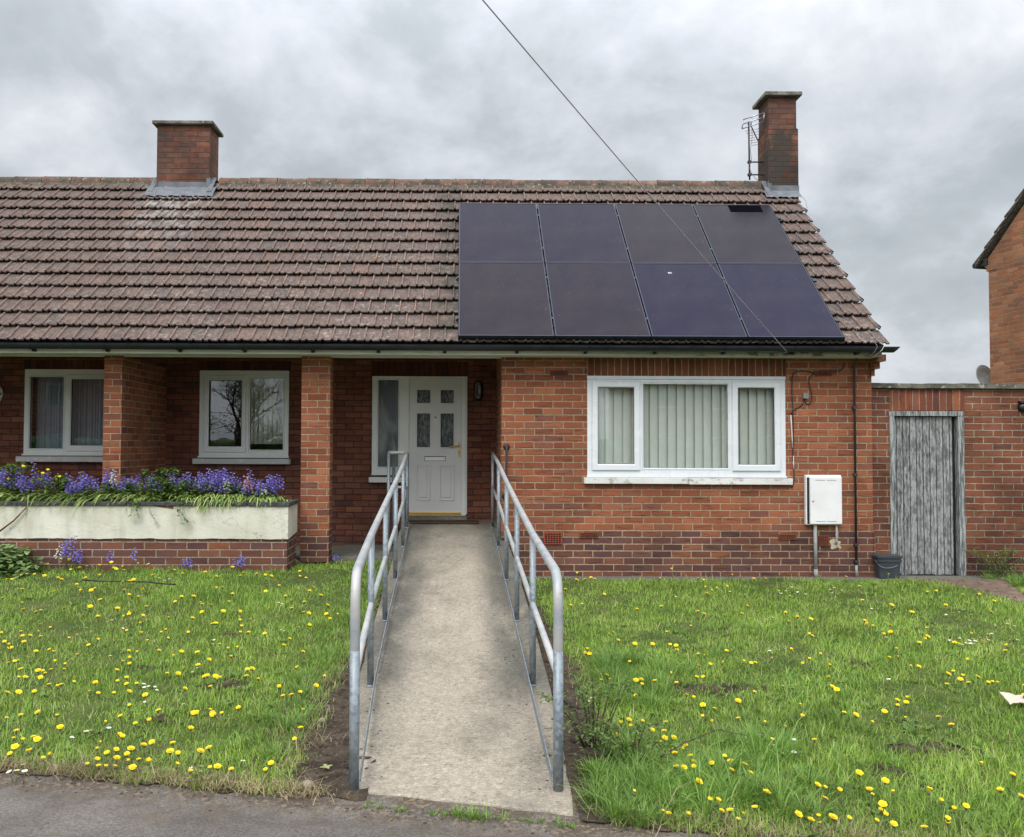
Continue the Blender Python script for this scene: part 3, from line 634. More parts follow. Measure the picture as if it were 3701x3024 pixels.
# the ramp: (y, height, left edge, right edge)
RP = [(-6.39,.014,-.51,.51),(-6.0,.016,-.545,.545),(-5.4,.030,-.60,.575),(-4.74,.055,-.665,.60),(-3.95,.10,-.69,.612),(-3.2,.15,-.71,.62),(-2.5,.21,-.72,.62),
      (-1.83,.27,-.73,.62),(-1.0,.345,-.74,.62),(-.3,.41,-.75,.60),(.25,.49,-.76,.515),(.48,.525,-.77,.515),(1.55,.556,-.77,.515)]
def ramp_z(y):
    for (a,za,*_),(b,zb,*_) in zip(RP, RP[1:]):
        if a <= y <= b: return za+(zb-za)*(y-a)/(b-a)
    return RP[0][1] if y < RP[0][0] else RP[-1][1]
mb = MB(); vs = []
NX = 8
rows = []
for (a,za,la,ra),(b,zb,lb,rb) in zip(RP, RP[1:]):
    for k in range(3):
        t = k/3; rows.append((a+(b-a)*t, za+(zb-za)*t, la+(lb-la)*t, ra+(rb-ra)*t))
rows.append(RP[-1])
for i, (y, z, l, r) in enumerate(rows):
    for k in range(NX+1):
        x = l+(r-l)*k/NX
        yy = y-(.26*x*max(0, 1-i/4))+(.012*wob(x*9) if i == 0 else 0)
        jag = .008*wob(y*7+k) if k in (0, NX) else 0
        vs.append((x+jag, yy, z))
top = len(vs)
for (x, y, z) in list(vs): vs.append((x, y, -.08))
fs = []
W1 = NX+1
for i in range(len(rows)-1):
    for k in range(NX):
        q = i*W1+k; fs.append((q, q+1, q+1+W1, q+W1))
    q = i*W1; fs.append((q, q+W1, top+q+W1, top+q)); q = i*W1+NX; fs.append((q+W1, q, top+q, top+q+W1))
for k in range(NX): fs.append((k+1, k, top+k, top+k+1))
mb.add(vs, fs); tag(mb.build('ramp_path', M['concrete'], bevel=.012), kind='structure')
mb = MB(); mb.box(-1.62, -.765, .25, 1.55, -.05, .215); mb.box(-9.4, -1.62, .0, 1.55, -.05, .20)
tag(mb.build('porch_step_path', M['concrete_dark'], bevel=.012), kind='structure')

# ---------------------------------------------------------------- the bungalow
H = thing('brick_bungalow', (0, 2.6, 0), 'long low red brick bungalow with brown tiled roof, porch pillars and two chimneys', 'house')
PW = lambda p: 1.3226+p*.00136                        # metres along the facade, and height, from the survey of the wide window
PZ = lambda p: 2.803-p*.00136
QW = lambda q: q*.0022855-6.5056                      # the same for the porch wall
QZ = lambda q: 3.2163-q*.0022855
DW = lambda p: (p-1026)*.0012634                      # and for the front door
DZ = lambda p: 1.63+(821.5-p)*.0012634
SLO = .971; EY, EZ = -.33, 2.825; RY = 2.6            # roof slope, eaves, ridge
roof_z = lambda y: EZ+SLO*(y-EY)
mb = MB()
mb.wall(.517, 5.09, -.1, 2.703, 0, .11, [(PW(183), PW(1980), PZ(1157), PZ(237))])
mb.box(.517, .627, .11, 1.55, -.1, 2.86)                                   # side of the front block
# gable end, rear and far end
vs = [(5.09,.11,-.1),(5.09,5.2,-.1),(5.09,5.2,2.85),(5.09,RY,roof_z(RY)-.06),(5.09,.11,roof_z(.11)-.06)]
vs += [(4.98,y,z) for _,y,z in vs]
mb.add(vs, [(0,1,2,3,4),(9,8,7,6,5),(0,5,6,1),(1,6,7,2),(2,7,8,3),(3,8,9,4),(4,9,5,0)])
mb.box(-9.5, 4.98, 5.09, 5.2, -.1, 2.85); mb.box(-9.5, -9.39, 1.66, 5.09, -.1, 2.85)
for x1, z0, z1, y0 in ((5.172,2.656,2.738,-.20),(5.142,2.572,2.652,-.11),(5.118,2.490,2.568,-.03)):
    mb.box(5.074, x1, y0, .20, z0, z1)                                     # corbelled bricks at the corner
mb.box(5.09, 5.112, -.012, .12, -.1, .567)
wall = mb.build('wall', M['brick'], H)
mb = MB()
LW = (QW(163), QW(715), QZ(772), QZ(240)); MW = (QW(1240), QW(1790), QZ(782), QZ(243))
mb.wall(-9.5, .517, -.1, 2.86, 1.55, 1.66, [LW, MW, (DW(48), DW(456), DZ(1168), DZ(62)), (DW(456), DW(1112), .50, DZ(62))])
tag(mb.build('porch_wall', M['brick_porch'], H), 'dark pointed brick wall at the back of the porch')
mb = MB(); mb.box(-4.363, -4.143, 0, 1.55, -.1, 2.703)
mb.build('dividing_wall', M['brick'], H)
mb = MB(); mb.box(-1.943, -1.59, 0, .225, -.1, 2.703)
mb.build('pillar', M['brick'], H)
# soldier courses
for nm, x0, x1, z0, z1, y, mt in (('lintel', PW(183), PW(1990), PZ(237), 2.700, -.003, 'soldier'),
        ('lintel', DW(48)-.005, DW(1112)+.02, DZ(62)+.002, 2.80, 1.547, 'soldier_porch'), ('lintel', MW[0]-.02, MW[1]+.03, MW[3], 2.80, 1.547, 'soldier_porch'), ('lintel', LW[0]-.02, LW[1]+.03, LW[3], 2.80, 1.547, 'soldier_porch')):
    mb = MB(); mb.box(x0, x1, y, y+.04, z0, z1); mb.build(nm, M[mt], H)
# rooms behind the windows
mb = MB(); mb.box(-9.39, 4.98, 1.67, 5.09, -.05, .56); mb.box(.63, 4.98, .12, 1.67, -.05, .56); mb.box(-9.39, 4.98, 1.67, 5.09, 2.80, 2.86); mb.box(.63, 4.98, .12, 1.67, 2.80, 2.86)
mb.box(-2.05, -1.95, 1.67, 5.09, .56, 2.8); mb.box(-4.5, -4.4, 1.67, 5.09, .56, 2.8); mb.box(.55, .62, 1.67, 5.09, .56, 2.8)
mb.build('room', M['interior'], H)
# eaves
mb = MB(); mb.box(-9.5, 5.07, -.30, -.275, 2.70, 2.80); fascia = mb.build('fascia', M['fascia'], H)
mb = MB(); mb.box(-9.5, 5.07, -.274, .05, 2.705, 2.72); mb.box(-9.5, .517, .05, .07, 2.695, 2.86); mb.box(-9.5, .517, .07, 1.66, 2.862, 2.88)
mb.build('soffit', M['soffit'], H)
mb = MB(); n = 12; G = []
for x, cut in ((-9.5, 0), (5.150, 1)):
    row = []
    for k in range(n+1):
        a = math.pi*k/n; c = math.cos(a); s_ = math.sin(a)
        row.append((x+(.060*(1-s_)**1.0 if cut else 0), -.402-.060*c, 2.802-.066*s_))
    for k in range(n+1):
        a = math.pi*(n-k)/n; c = math.cos(a); s_ = math.sin(a)
        row.append((x+(.060*(1-s_)**1.0 if cut else 0), -.402-.054*c, 2.802-.060*s_))
    G += row
k2 = 2*(n+1)
mb.add(G, [(i, (i+1) % k2, k2+(i+1) % k2, k2+i) for i in range(k2)]+[tuple(k2+i for i in range(n+1)), tuple(reversed(range(n+1)))], smooth=False)
gut = mb.build('gutter', M['gutter'], H)
for x in (-6.0, -5.06, -4.19, -3.33, -2.56, -1.75, -.97, -.18, .68, 1.50, 2.33, 3.15, 3.98, 4.75):
    mb = MB()
    for k in range(8):
        a0, a1 = math.pi*k/8, math.pi*(k+1)/8
        p = lambda a, r: (-.402-r*math.cos(a), 2.802-(r+.004)*math.sin(a))
        (ya,za),(yb,zb),(yc,zc),(yd,zd) = p(a0,.062), p(a1,.062), p(a1,.069), p(a0,.069)
        mb.hexa([(x-.016,ya,za),(x+.016,ya,za),(x+.016,yd,zd),(x-.016,yd,zd),(x-.016,yb,zb),(x+.016,yb,zb),(x+.016,yc,zc),(x-.016,yc,zc)])
    mb.box(x-.02, x+.02, -.34, -.30, 2.715, 2.80); mb.build('bracket', M['gutter'], gut)

# roof: every tile has its own slight tilt and colour
RNG = random.Random(11)
ang = math.atan(SLO); ca, sa = math.cos(ang), math.sin(ang)
slope_len = (RY-EY)/ca; NR = 14; GA = slope_len/NR; TW = .1915
mb = MB()
def tile_row(r, x0, x1, front=True):
    s0 = r*GA; off = (.5 if r % 2 else 0)*TW
    n0 = int(math.floor((x0-off)/TW)); n1 = int(math.ceil((x1-off)/TW))
    for k in range(n0, n1):
        a = off+k*TW; tr = RNG.random(); js = RNG.uniform(-.007, .007); jh = RNG.uniform(-.003, .003); jt = RNG.uniform(-.004, .004)
        us = [0,.035,.075,.115,.16,.30,.385,.43,.475,.52,.57,.66,.85,1.0]
        if a+TW*.45 < x0 or a+TW*.6 > x1: us = [u for u in us]
        vs = []; rb = []; tr_ = []
        al = [-.0, .22, .5, .75, 1.12]
        for j, t in enumerate([None]+al):
            tt = 0 if t is None else t
            for u in us:
                du = abs(u-.075)/.075
                h = .026*math.sqrt(max(0, 1-du*du)) if du < 1 else 0
                dm = abs(u-.475)/.105; fan = max(0, 1-tt/.62)
                h2 = .022*fan*max(0, (1-dm*dm)) if dm < 1 else 0
                hh = h+h2+.044*(1-tt)+.004+jh+jt*(u-.5)-.006*math.sin(math.pi*min(1, max(0, (u-.15)/.85)))*.0
                if t is None: hh -= .021
                s_ = s0+js+tt*GA+(0 if t is not None else .001)
                x = a+u*TW*1.02
                y = EY+s_*ca-hh*sa; z = EZ+s_*sa+hh*ca
                if not front: y = 2*RY-y
                vs.append((min(x, x1), y, z)); rb.append(min(1, h/.02+.5*h2/.02)); tr_.append(tr)
        m = len(us); fs = []
        for j in range(len(al)):
            for i in range(m-1):
                q = (j*m+i, j*m+i+1, (j+1)*m+i+1, (j+1)*m+i); fs.append(q if front else tuple(reversed(q)))
        mb.add(vs, fs, 0, False, rib=rb, tile_rand=tr_)
        # the open left side of each tile
for r in range(NR): tile_row(r, -9.6, 5.135)
for r in range(NR): tile_row(r, -9.6, 5.135, False)
for i, s_ in enumerate(mb.sm): mb.sm[i] = False
# boarding under the tiles
b0 = len(mb.v)
dk = [(-9.5,EY+.01,EZ-.012),(5.10,EY+.01,EZ-.012),(5.10,RY,roof_z(RY)-.012),(-9.5,RY,roof_z(RY)-.012)]
mb.add(dk, [(0,1,2,3)], 1); mb.add([(x,2*RY-y,z) for x,y,z in dk], [(3,2,1,0)], 1)
mb.add([(x,y,z-.05) for x,y,z in dk], [(3,2,1,0)], 1); mb.add([(x,2*RY-y,z-.05) for x,y,z in dk], [(0,1,2,3)], 1)
mb.quad((5.10,EY+.01,EZ-.062),(5.10,RY,roof_z(RY)-.062),(5.10,RY,roof_z(RY)-.012),(5.10,EY+.01,EZ-.012),1)
roof = mb.build('roof', [M['tile'], M['seal']], H)
mb = MB(); x = -9.6; rz = roof_z(RY)
while x < 5.1:
    L = .452; x1 = min(x+L-.008, 5.12); tr = RNG.random(); jz = RNG.uniform(-.006, .006)
    if x < 4.70: x1 = min(x1, 4.735)
    if not (-4.66 < (x+x1)/2 < -3.82) and x1 < 4.79:
        n = 9; vs = []
        for xx, k_ in ((x, 1.0), (x+.03, 1.06), (x+.035, 1.0), (x1, 1.0)):
            for k in range(n+1):
                a = math.pi*(-.06+1.12*k/n); vs.append((xx, RY-.118*k_*math.cos(a), rz-.045+jz+.125*k_*math.sin(a)))
        fs = [(j*(n+1)+k, j*(n+1)+k+1, (j+1)*(n+1)+k+1, (j+1)*(n+1)+k) for j in range(3) for k in range(n)]
        mb.add(vs, fs, 0, True, tile_rand=tr)
        mb.add([(x1,RY-.118,rz-.065),(x1+.02,RY-.118,rz-.065),(x1+.02,RY,rz+.072),(x1,RY,rz+.072)], [(0,1,2,3)], 1, False, tile_rand=.5)
    x += L
mb.box(-9.5, 5.05, RY-.125, RY+.125, rz-.09, rz-.045, 1)
mb.build('ridge', [M['ridge'], M['coping']], roof)
# chimneys
def chimney(x0, x1, zt, mats, cx0, cx1, split=None):
    y0, y1 = 2.40, 2.85; zb = 5.0
    mb = MB()
    if split:
        mb.box(x0, x1, y0, y1, zb, split, 1); mb.box(x0+.012, x1-.022, y0+.01, y1-.01, split, zt, 0)
        mb.box(x0+.006, x1-.012, y0+.004, y1-.004, split, split+.010, 0)
    else: mb.box(x0, x1, y0, y1, zb, zt, 0)
    ch = mb.build('chimney', mats, H)
    return ch
def roofpt(x, y, off): return (x, y-off*sa, roof_z(y)+off*ca)
chl = chimney(-4.643, -3.837, 6.50, [M['chimney_brick']], 0, 0)
chr_ = chimney(4.737, 5.197, 7.01, [M['chimney_brick'], M['chimney_soot'], M['mortar_blob']], 0, 0, split=6.505)
def cap(x0, x1, z0, z1, j):
    mb = MB(); mb.box(x0, x1, 2.335, 2.915, z0, z1)
    o = mb.build('cap', M['cap'], j, bevel=.010)
    return o
cap(-4.705, -3.775, 6.50, 6.552, chl); cap(4.672, 5.245, 7.005, 7.066, chr_)
tag(chl, 'squat wide brick chimney with a lichened slab'); tag(chr_, 'tall narrow brick chimney blackened lower down')
def flashing(x0, x1, right_open, par):
    mb = MB(); n = 28; vs = []
    xa, xb = x0-.10, x1+(.12 if right_open else -.03)
    for k in range(n+1):                              # apron dressed over the tiles
        x = xa+(xb-xa)*k/n; w_ = .014*abs(math.sin(math.pi*(x-.005)/TW))
        lo = roofpt(x, (2.21 if right_open else 2.26)+.008*math.sin(k*1.3), .062+.6*w_); hi = roofpt(x, 2.395, .075)
        vs += [lo, hi]
    fs = [(2*k, 2*k+2, 2*k+3, 2*k+1) for k in range(n)]
    mb.add(vs, fs, 0, True)
    zf = roof_z(2.395)
    mb.box(x0-.006, x1+.006, 2.390, 2.398, zf-.02, zf+.15)
    for xx, s_ in ((x0, -1), (x1, 1)):                # stepped side flashings
        if s_ == 1 and not right_open: continue
        a, b = (xx-.012, xx-.004) if s_ < 0 else (xx+.004, xx+.012)
        mb.box(a, b, 2.385, 2.62, zf-.02, zf+.22)
        p, q = (xx-.075, xx-.004) if s_ < 0 else (xx+.004, xx+.075)
        mb.hexa([roofpt(p,2.30,.07),roofpt(q,2.30,.07),roofpt(q,2.59,.09),roofpt(p,2.59,.09),roofpt(p,2.30,.078),roofpt(q,2.30,.078),roofpt(q,2.59,.098),roofpt(p,2.59,.098)])
    if x0 < 0:
        mb.box(x0-.028, x0+.018, 2.375, 2.384, zf+.0, zf+.19); mb.box(x1-.040, x1+.022, 2.375, 2.384, zf+.0, zf+.20)
    else: mb.box(x0-.02, x0+.035, 2.375, 2.384, zf+.02, zf+.18)
    return mb.build('lead_flashing', M['lead'], par)
flashing(-4.643, -3.837, True, chl); flashing(4.737, 5.197, False, chr_)

# windows
def sash(x0, x1, z0, z1, gx0, gx1, gz0, gz1, y, mat, par, vent=True):
    mb = MB()
    o = [(x0,z0),(x1,z0),(x1,z1),(x0,z1)]; i = [(gx0,gz0),(gx1,gz0),(gx1,gz1),(gx0,gz1)]
    e = .010
    loops = [[(x,y+.02,z) for x,z in o], [(x+(e if x == x0 else -e),y,z+(e if z == z0 else -e)) for x,z in o],
             [(x+(-.014 if x == gx0 else .014),y,z+(-.014 if z == gz0 else .014)) for x,z in i], [(x,y+.012,z) for x,z in i], [(x,y+.04,z) for x,z in i]]
    vs = [p for l in loops for p in l]; fs = []
    for a in range(4):
        for k in range(4):
            j = (k+1) % 4; fs.append((a*4+k, a*4+j, (a+1)*4+j, (a+1)*4+k))
    mb.add(vs, fs); s_ = mb.build('sash', mat, par)
    mb = MB(); mb.ring(gx0-.002, gx1+.002, gz0-.002, gz1+.002, y+.011, y+.03, .005); mb.build('gasket', M['seal'], par)
    if vent:
        mb = MB(); w = (gx1-gx0); mb.box(gx0+.07*w, gx1-.07*w, y-.006, y, gz1+.010, gz1+.026); mb.build('trickle_vent', mat, par, bevel=.003)
def bead(gx0, gx1, gz0, gz1, y, mat, par):
    mb = MB(); b = .022
    o = [(gx0-b,gz0-b),(gx1+b,gz0-b),(gx1+b,gz1+b),(gx0-b,gz1+b)]; i = [(gx0,gz0),(gx1,gz0),(gx1,gz1),(gx0,gz1)]
    vs = [(x,y,z) for x,z in o]+[(x,y-.008,z) for x,z in [(gx0-b+.006,gz0-b+.006),(gx1+b-.006,gz0-b+.006),(gx1+b-.006,gz1+b-.006),(gx0-b+.006,gz1+b-.006)]]+[(x,y+.010,z) for x,z in i]+[(x,y+.03,z) for x,z in i]
    fs = [(a*4+k, a*4+(k+1) % 4, (a+1)*4+(k+1) % 4, (a+1)*4+k) for a in range(3) for k in range(4)]
    mb.add(vs, fs); mb.build('glazing_bead', mat, par)
def pane(x0, x1, z0, z1, y, mat, par, name='pane'):
    mb = MB(); mb.box(x0-.004, x1+.004, y, y+.006, z0-.004, z1+.004); return mb.build(name, mat, par)
yf = -.008
mb = MB()
mb.wall(PW(183), PW(1980), PZ(1138), PZ(270), yf, yf+.06, [(PW(262), PW(622), PZ(1052), PZ(328)), (PW(690), PW(1457), PZ(1070), PZ(310)), (PW(1533), PW(1893), PZ(1054), PZ(328))])
mb.box(PW(181), PW(1982), yf-.010, yf+.05, PZ(268), PZ(238)); mb.box(PW(178), PW(1985), yf-.022, yf+.05, PZ(1156), PZ(1139))
win = mb.build('window', M['upvc'], H, bevel=.003)
tag(win, 'wide white three-light window with closed vertical blinds')
sash(PW(222), PW(660), PZ(1095), PZ(287), PW(280), PW(605), PZ(1035), PZ(345), yf-.022, M['upvc'], win)
sash(PW(1492), PW(1935), PZ(1098), PZ(287), PW(1550), PW(1877), PZ(1037), PZ(345), yf-.022, M['upvc'], win)
bead(PW(690), PW(1457), PZ(1070), PZ(310), yf, M['upvc'], win)
pane(PW(280), PW(605), PZ(1035), PZ(345), .014, M['glass'], win); pane(PW(690), PW(1457), PZ(1070), PZ(310), .016, M['glass'], win); pane(PW(1550), PW(1877), PZ(1037), PZ(345), .014, M['glass'], win)
mb = MB()
mb.box(PW(150), PW(1089), -.060, .05, PZ(1213), PZ(1158)); mb.box(PW(1093), PW(2030), -.060, .05, PZ(1217), PZ(1161))
tag(mb.build('sill', M['sill'], H, bevel=.006), 'flaking white stone sill cracked in the middle')
def porch_window(L, sash_left, lab):
    x0, x1, z0, z1 = L; y = 1.535; w = x1-x0
    f = lambda q: x0+(q-1240)*.0022855 if sash_left else x1-(q-1240)*.0022855
    def rect(a, b, c, d):
        a, b = f(a), f(b); return (min(a, b), max(a, b), QZ(d)+(z1-QZ(243)), QZ(c)+(z1-QZ(243)))
    SO = rect(1268, 1530, 272, 750); SG = rect(1300, 1500, 305, 712); FG = rect(1552, 1757, 290, 732)
    mb = MB(); mb.wall(x0, x1, z0+.025, z1, y, y+.06, [rect(1290, 1510, 295, 725), FG]); mb.box(x0-.01, x1+.01, y-.03, y+.05, z0, z0+.024)
    wn = mb.build('window', M['upvc_old'], H, bevel=.003); tag(wn, lab)
    sash(*SO, *SG, y-.020, M['upvc_old'], wn); bead(*FG, y, M['upvc_old'], wn)
    pane(*SG, y+.025, M['glass_porch'], wn); pane(*FG, y+.027, M['glass_porch'], wn)
    mb = MB(); mb.box(x0-.065, x1+.035, y-.085, 1.60, z0-.088, z0-.012); mb.build('sill', M['sill_porch'], H, bevel=.008)
    return SG, FG
sgM, fgM = porch_window(MW, True, 'two-light porch window reflecting branches, right of the dividing wall')
sgL, fgL = porch_window(LW, False, 'two-light porch window with grey net curtains, left of the dividing wall')
# front door with its side light
yd = 1.53
mb = MB()
mb.wall(DW(48), DW(456), DZ(1150), DZ(62), yd, yd+.07, [(DW(117), DW(340), DZ(1075), DZ(105))])
mb.box(DW(44), DW(456), yd-.02, yd+.06, DZ(1168), DZ(1151))
mb.wall(DW(456.5), DW(1112), DZ(1600), DZ(62), yd+.002, yd+.07, [(DW(461), DW(1047), DZ(1620), DZ(78))])
mb.box(DW(1049), DW(1098), yd-.012, yd+.004, DZ(1616), DZ(66))
dfr = mb.build('door_frame', M['upvc_old'], H, bevel=.003)
bead(DW(117), DW(340), DZ(1075), DZ(105), yd, M['upvc_old'], dfr); pane(DW(117), DW(340), DZ(1075), DZ(105), yd+.03, M['obscure'], dfr, 'obscure_pane')
mb = MB(); mb.box(DW(22), DW(452), yd-.085, 1.6, DZ(1248), DZ(1190)); mb.build('sill', M['sill'], H, bevel=.006)
yl = yd+.014
cols = ((553, 693), (817, 957)); rws = ((217, 357), (480, 852))
mb = MB(); holes = [(DW(a), DW(b), DZ(d), DZ(c)) for a, b in cols for c, d in rws]
mb.wall(DW(463), DW(1045), DZ(1585), DZ(80), yl, yl+.045, holes)
door = mb.build('front_door', M['door'], H, bevel=.002); tag(door, 'pale grey front door with four patterned glass panes')
for h in holes:
    mb = MB(); mb.ring(h[0]-.018, h[1]+.018, h[2]-.018, h[3]+.018, yl-.007, yl+.001, .014); mb.build('moulding', M['door'], door, bevel=.003)
    mb = MB(); mb.ring(h[0]-.002, h[1]+.002, h[2]-.002, h[3]+.002, yl-.003, yl+.02, .007); mb.build('pane_seal', M['seal'], door)
    pane(h[0], h[1], h[2], h[3], yl+.015, M['patterned'], door, 'patterned_pane')
for a, b in ((540, 700), (800, 968)):
    mb = MB(); mb.ring(DW(a), DW(b), DZ(1452), DZ(1050), yl-.012, yl+.001, .022)
    x0, x1, z0, z1 = DW(a+34), DW(b-36), DZ(1414), DZ(1090)
    mb.box(x0, x1, yl-.012, yl+.002, z0, z1); mb.build('raised_panel', M['door'], door, bevel=.005, seg=3)
mb = MB(); mb.box(DW(635), DW(872), yl-.005, yl, DZ(1010), DZ(955)); lp = mb.build('letter_plate', M['seal'], door, bevel=.003)
mb = MB(); mb.box(DW(640), DW(867), yl-.011, yl-.005, DZ(1006), DZ(963)); mb.build('letter_flap', M['plate'], door, bevel=.004)
mb = MB(); mb.box(DW(1011), DW(1036), yl-.008, yl, DZ(968), DZ(800)); mb.tube([(DW(1023),yl-.005,DZ(838)),(DW(1023),yl-.045,DZ(838)),(DW(1005),yl-.05,DZ(839)),(DW(915),yl-.05,DZ(847))], .0085, 10)
mb.box(DW(1019), DW(1028), yl-.0095, yl-.007, DZ(925), DZ(898), 1); mb.build('door_handle', [M['brass'], M['seal']], door, bevel=.002)
mb = MB(); mb.lathe([(.0001,-.006),(.009,-.006),(.012,-.003),(.012,0)], (DW(755), yl, DZ(521)), 'Y', 16); mb.build('door_viewer', M['seal'], door)
mb = MB(); mb.box(DW(463), DW(1045), yl-.022, yl+.0, DZ(1600), DZ(1577)); mb.box(DW(463), DW(1060), yl-.035, yl+.04, DZ(1618), DZ(1606)); mb.build('threshold', M['brass'], door, bevel=.004)
mb = MB(); mb.box(DW(456), DW(1112), 1.51, 1.66, .45, DZ(1622)); mb.build('door_step', M['concrete_dark'], H)
# air bricks
def airbrick(x0, x1, z0, z1, nx, nz, mat, y=0.0):
    mb = MB(); hs = []
    px, pz = (x1-x0)/(nx+.8), (z1-z0)/(nz+.8)
    for i in range(nx):
        for j in range(nz):
            cx = x0+px*(.9+i); cz = z0+pz*(.9+j); hs.append((cx-px*.36, cx+px*.36, cz-pz*.36, cz+pz*.36))
    mb.wall(x0, x1, z0, z1, y-.016, y-.002, hs, 0); mb.quad((x0,y-.0015,z0),(x1,y-.0015,z0),(x1,y-.0015,z1),(x0,y-.0015,z1),1)
    mb.build('air_brick', [mat, M['seal']], H)
r4x = lambda q: (1700+q/1.771-1661)*.0034; r4z = lambda q: 1.63+(1605-1200-q/1.771)*.0034
PX6 = lambda p: 4.0426+p*.0016457; PZ6 = lambda p: 2.803-p*.0016457
for a, b, c, d, nx, nz, mt in ((510,625,242,275,8,3,'airbrick'),(470,588,1277,1352,6,5,'airbrick_red'),(700,818,1277,1312,9,3,'airbrick'),(1973,2085,1285,1318,9,3,'airbrick')):
    airbrick(r4x(a), r4x(b), r4z(d), r4z(c), nx, nz, M[mt])
airbrick(PX6(206), PX6(337), PZ6(190), PZ6(150), 9, 3, M['airbrick']); airbrick(PX6(207), PX6(303), PZ6(1458), PZ6(1383), 6, 5, M['airbrick'])
# thin brown down pipe by the corner
mb = MB(); x = PX6(499)
mb.tube([(x,-.10,2.69),(x,-.028,2.62),(x,-.028,.09)], .0135, 10); mb.tube([(x,-.028,.17),(x,-.028,.02)], .016, 10, 1)
for p in (428, 928, 1450, 1572): mb.box(x-.022, x+.022, -.046, 0, PZ6(p)-.016, PZ6(p)+.016)
mb.build('down_pipe', [M['duct'], M['pipe']], H)

# blinds and curtains hang inside
def slats(name, x0, x1, z0, z1, y, pitch, turn, mat, label, w=.127, seed=1, gap=()):
    mb = MB(); q = random.Random(seed); x = x0
    while x < x1:
        if not any(a < x < b for a, b in gap):
            t = turn+q.uniform(-.05, .05); n = 6; vs = []
            for i in range(n+1):
                u = (i/n-.5)*w; bow = .010*(1-(2*i/n-1)**2)
                px, py = u*math.cos(t)+bow*math.sin(t), u*math.sin(t)-bow*math.cos(t)
                vs += [(x+px, y+py, z0), (x+px, y+py, z1)]
            mb.add(vs, [(2*i, 2*i+2, 2*i+3, 2*i+1) for i in range(n)], 0, True)
        x += pitch*(1+q.uniform(-.03, .03))
    mb.box(x0-.05, x1+.05, y-.02, y+.02, z1, z1+.035)
    o = mb.build(name, mat); return tag(o, label, 'blind')
slats('vertical_blind', PW(240), PW(1925), PZ(1110), PZ(300), .105, .1115, .24, M['blind'], 'pale grey-green vertical blind closed behind the wide white window', seed=3)
slats('vertical_blind', fgM[0]+.02, fgM[1]+.1, fgM[2]+.08, fgM[3]+.02, 1.67, .066, .75, M['blind_cream'], 'cream vertical blind half open in the porch window with branch reflections', seed=5)
def net(x0, x1, z0, z1, y, label, seed):
    mb = MB(); n = 160; vs = []
    for i in range(n+1):
        x = x0+(x1-x0)*i/n; yy = y+.022*math.sin(i*.62+seed)+.012*math.sin(i*1.7)
        vs += [(x, yy, z0), (x, yy*1.0+.004*math.sin(i*.4), z1)]
    mb.add(vs, [(2*i, 2*i+2, 2*i+3, 2*i+1) for i in range(n)], 0, True)
    return tag(mb.build('net_curtain', M['net']), label, 'curtain')
net(LW[0]+.05, LW[1]-.05, LW[2]+.05, LW[3]-.02, 1.76, 'grey pleated net curtain behind the left porch window', 1)
# ---------------------------------------------------------------- solar panels
PWD, PHT = 1.128, 1.615
pm = MB(); pm.ring(0, PWD, 0, PHT, 0, .035, .011)
frame_me = pm.mesh('panel_frame')
frame_me.materials.append(M['panel_frame'])
pg = MB(); pg.box(.010, PWD-.010, .004, .030, .010, PHT-.010); glass_me = pg.mesh('panel_glass'); glass_me.materials.append(M['cells'])
proto = None
pos_words = ['leftmost', 'second from left', 'third from left', 'rightmost']
extra = {(1,2): ', with a white bird dropping', (0,3): ', with a black patch on top', (1,1): ', with a faint streak', (0,1): '', (0,0): '', (0,2): '', (1,0): ', above the bare tiles of the porch roof', (1,3): ', nearest the gutter end'}
rx = Matrix.Rotation(ang - math.pi/2, 4, 'X')
def panel_at(c, r):
    s0 = .0 if r == 1 else 1.628
    x = -.015+c*1.148; p = Vector(roofpt(x, EY+s0*ca, .13))
    return Matrix.Translation((x, p.y, p.z)) @ Matrix.Rotation(ang-math.pi/2, 4, 'X')
for r in (0, 1):
    for c in range(4):
        lab = 'black solar panel, %s in the %s row%s' % (pos_words[c], 'upper' if r == 0 else 'lower', extra[(r, c)])
        t = thing('solar_panel', (0,0,0), lab, 'solar panel', 'solar panels on the bungalow roof')
        t.matrix_world = panel_at(c, r)
        for nm, me in (('frame', frame_me), ('glass', glass_me)):
            o = bpy.data.objects.new(nm, me); C.objects.link(o); o.parent = t
        ks = [.22, .78]
        for k in ks:                                            # clamps on the right edge, over the rail
            for xx in ((PWD+.010,) if c < 3 else (PWD+.012,))+((-.012,) if c == 0 else ()):
                b = MB(); z = PHT*k; b.box(xx-.009, xx+.009, -.004, .030, z-.016, z+.016); b.box(xx-.006, xx+.006, .028, .06, z-.010, z+.010)
                o = b.build('clamp', M['panel_frame']); o.parent = t
        if (r, c) == (0, 3):
            b = MB(); b.box(PWD-.62, PWD-.145, .000, .0035, PHT-.215, PHT-.012); o = b.build('dark_patch', M['dark_patch'], bevel=.0012); o.parent = t
        if (r, c) == (1, 2):
            b = MB(); q = random.Random(2)
            for k in range(9):
                a = q.uniform(0, 6.3); d = q.uniform(0, .022); b.lathe([(q.uniform(.005,.012),.0035),(.004,-.001),(.0001,-.002)], (.46+d*math.cos(a), 0, 1.38+d*math.sin(a)), 'Y', 8)
            o = b.build('bird_dropping', M['plate']); o.parent = t
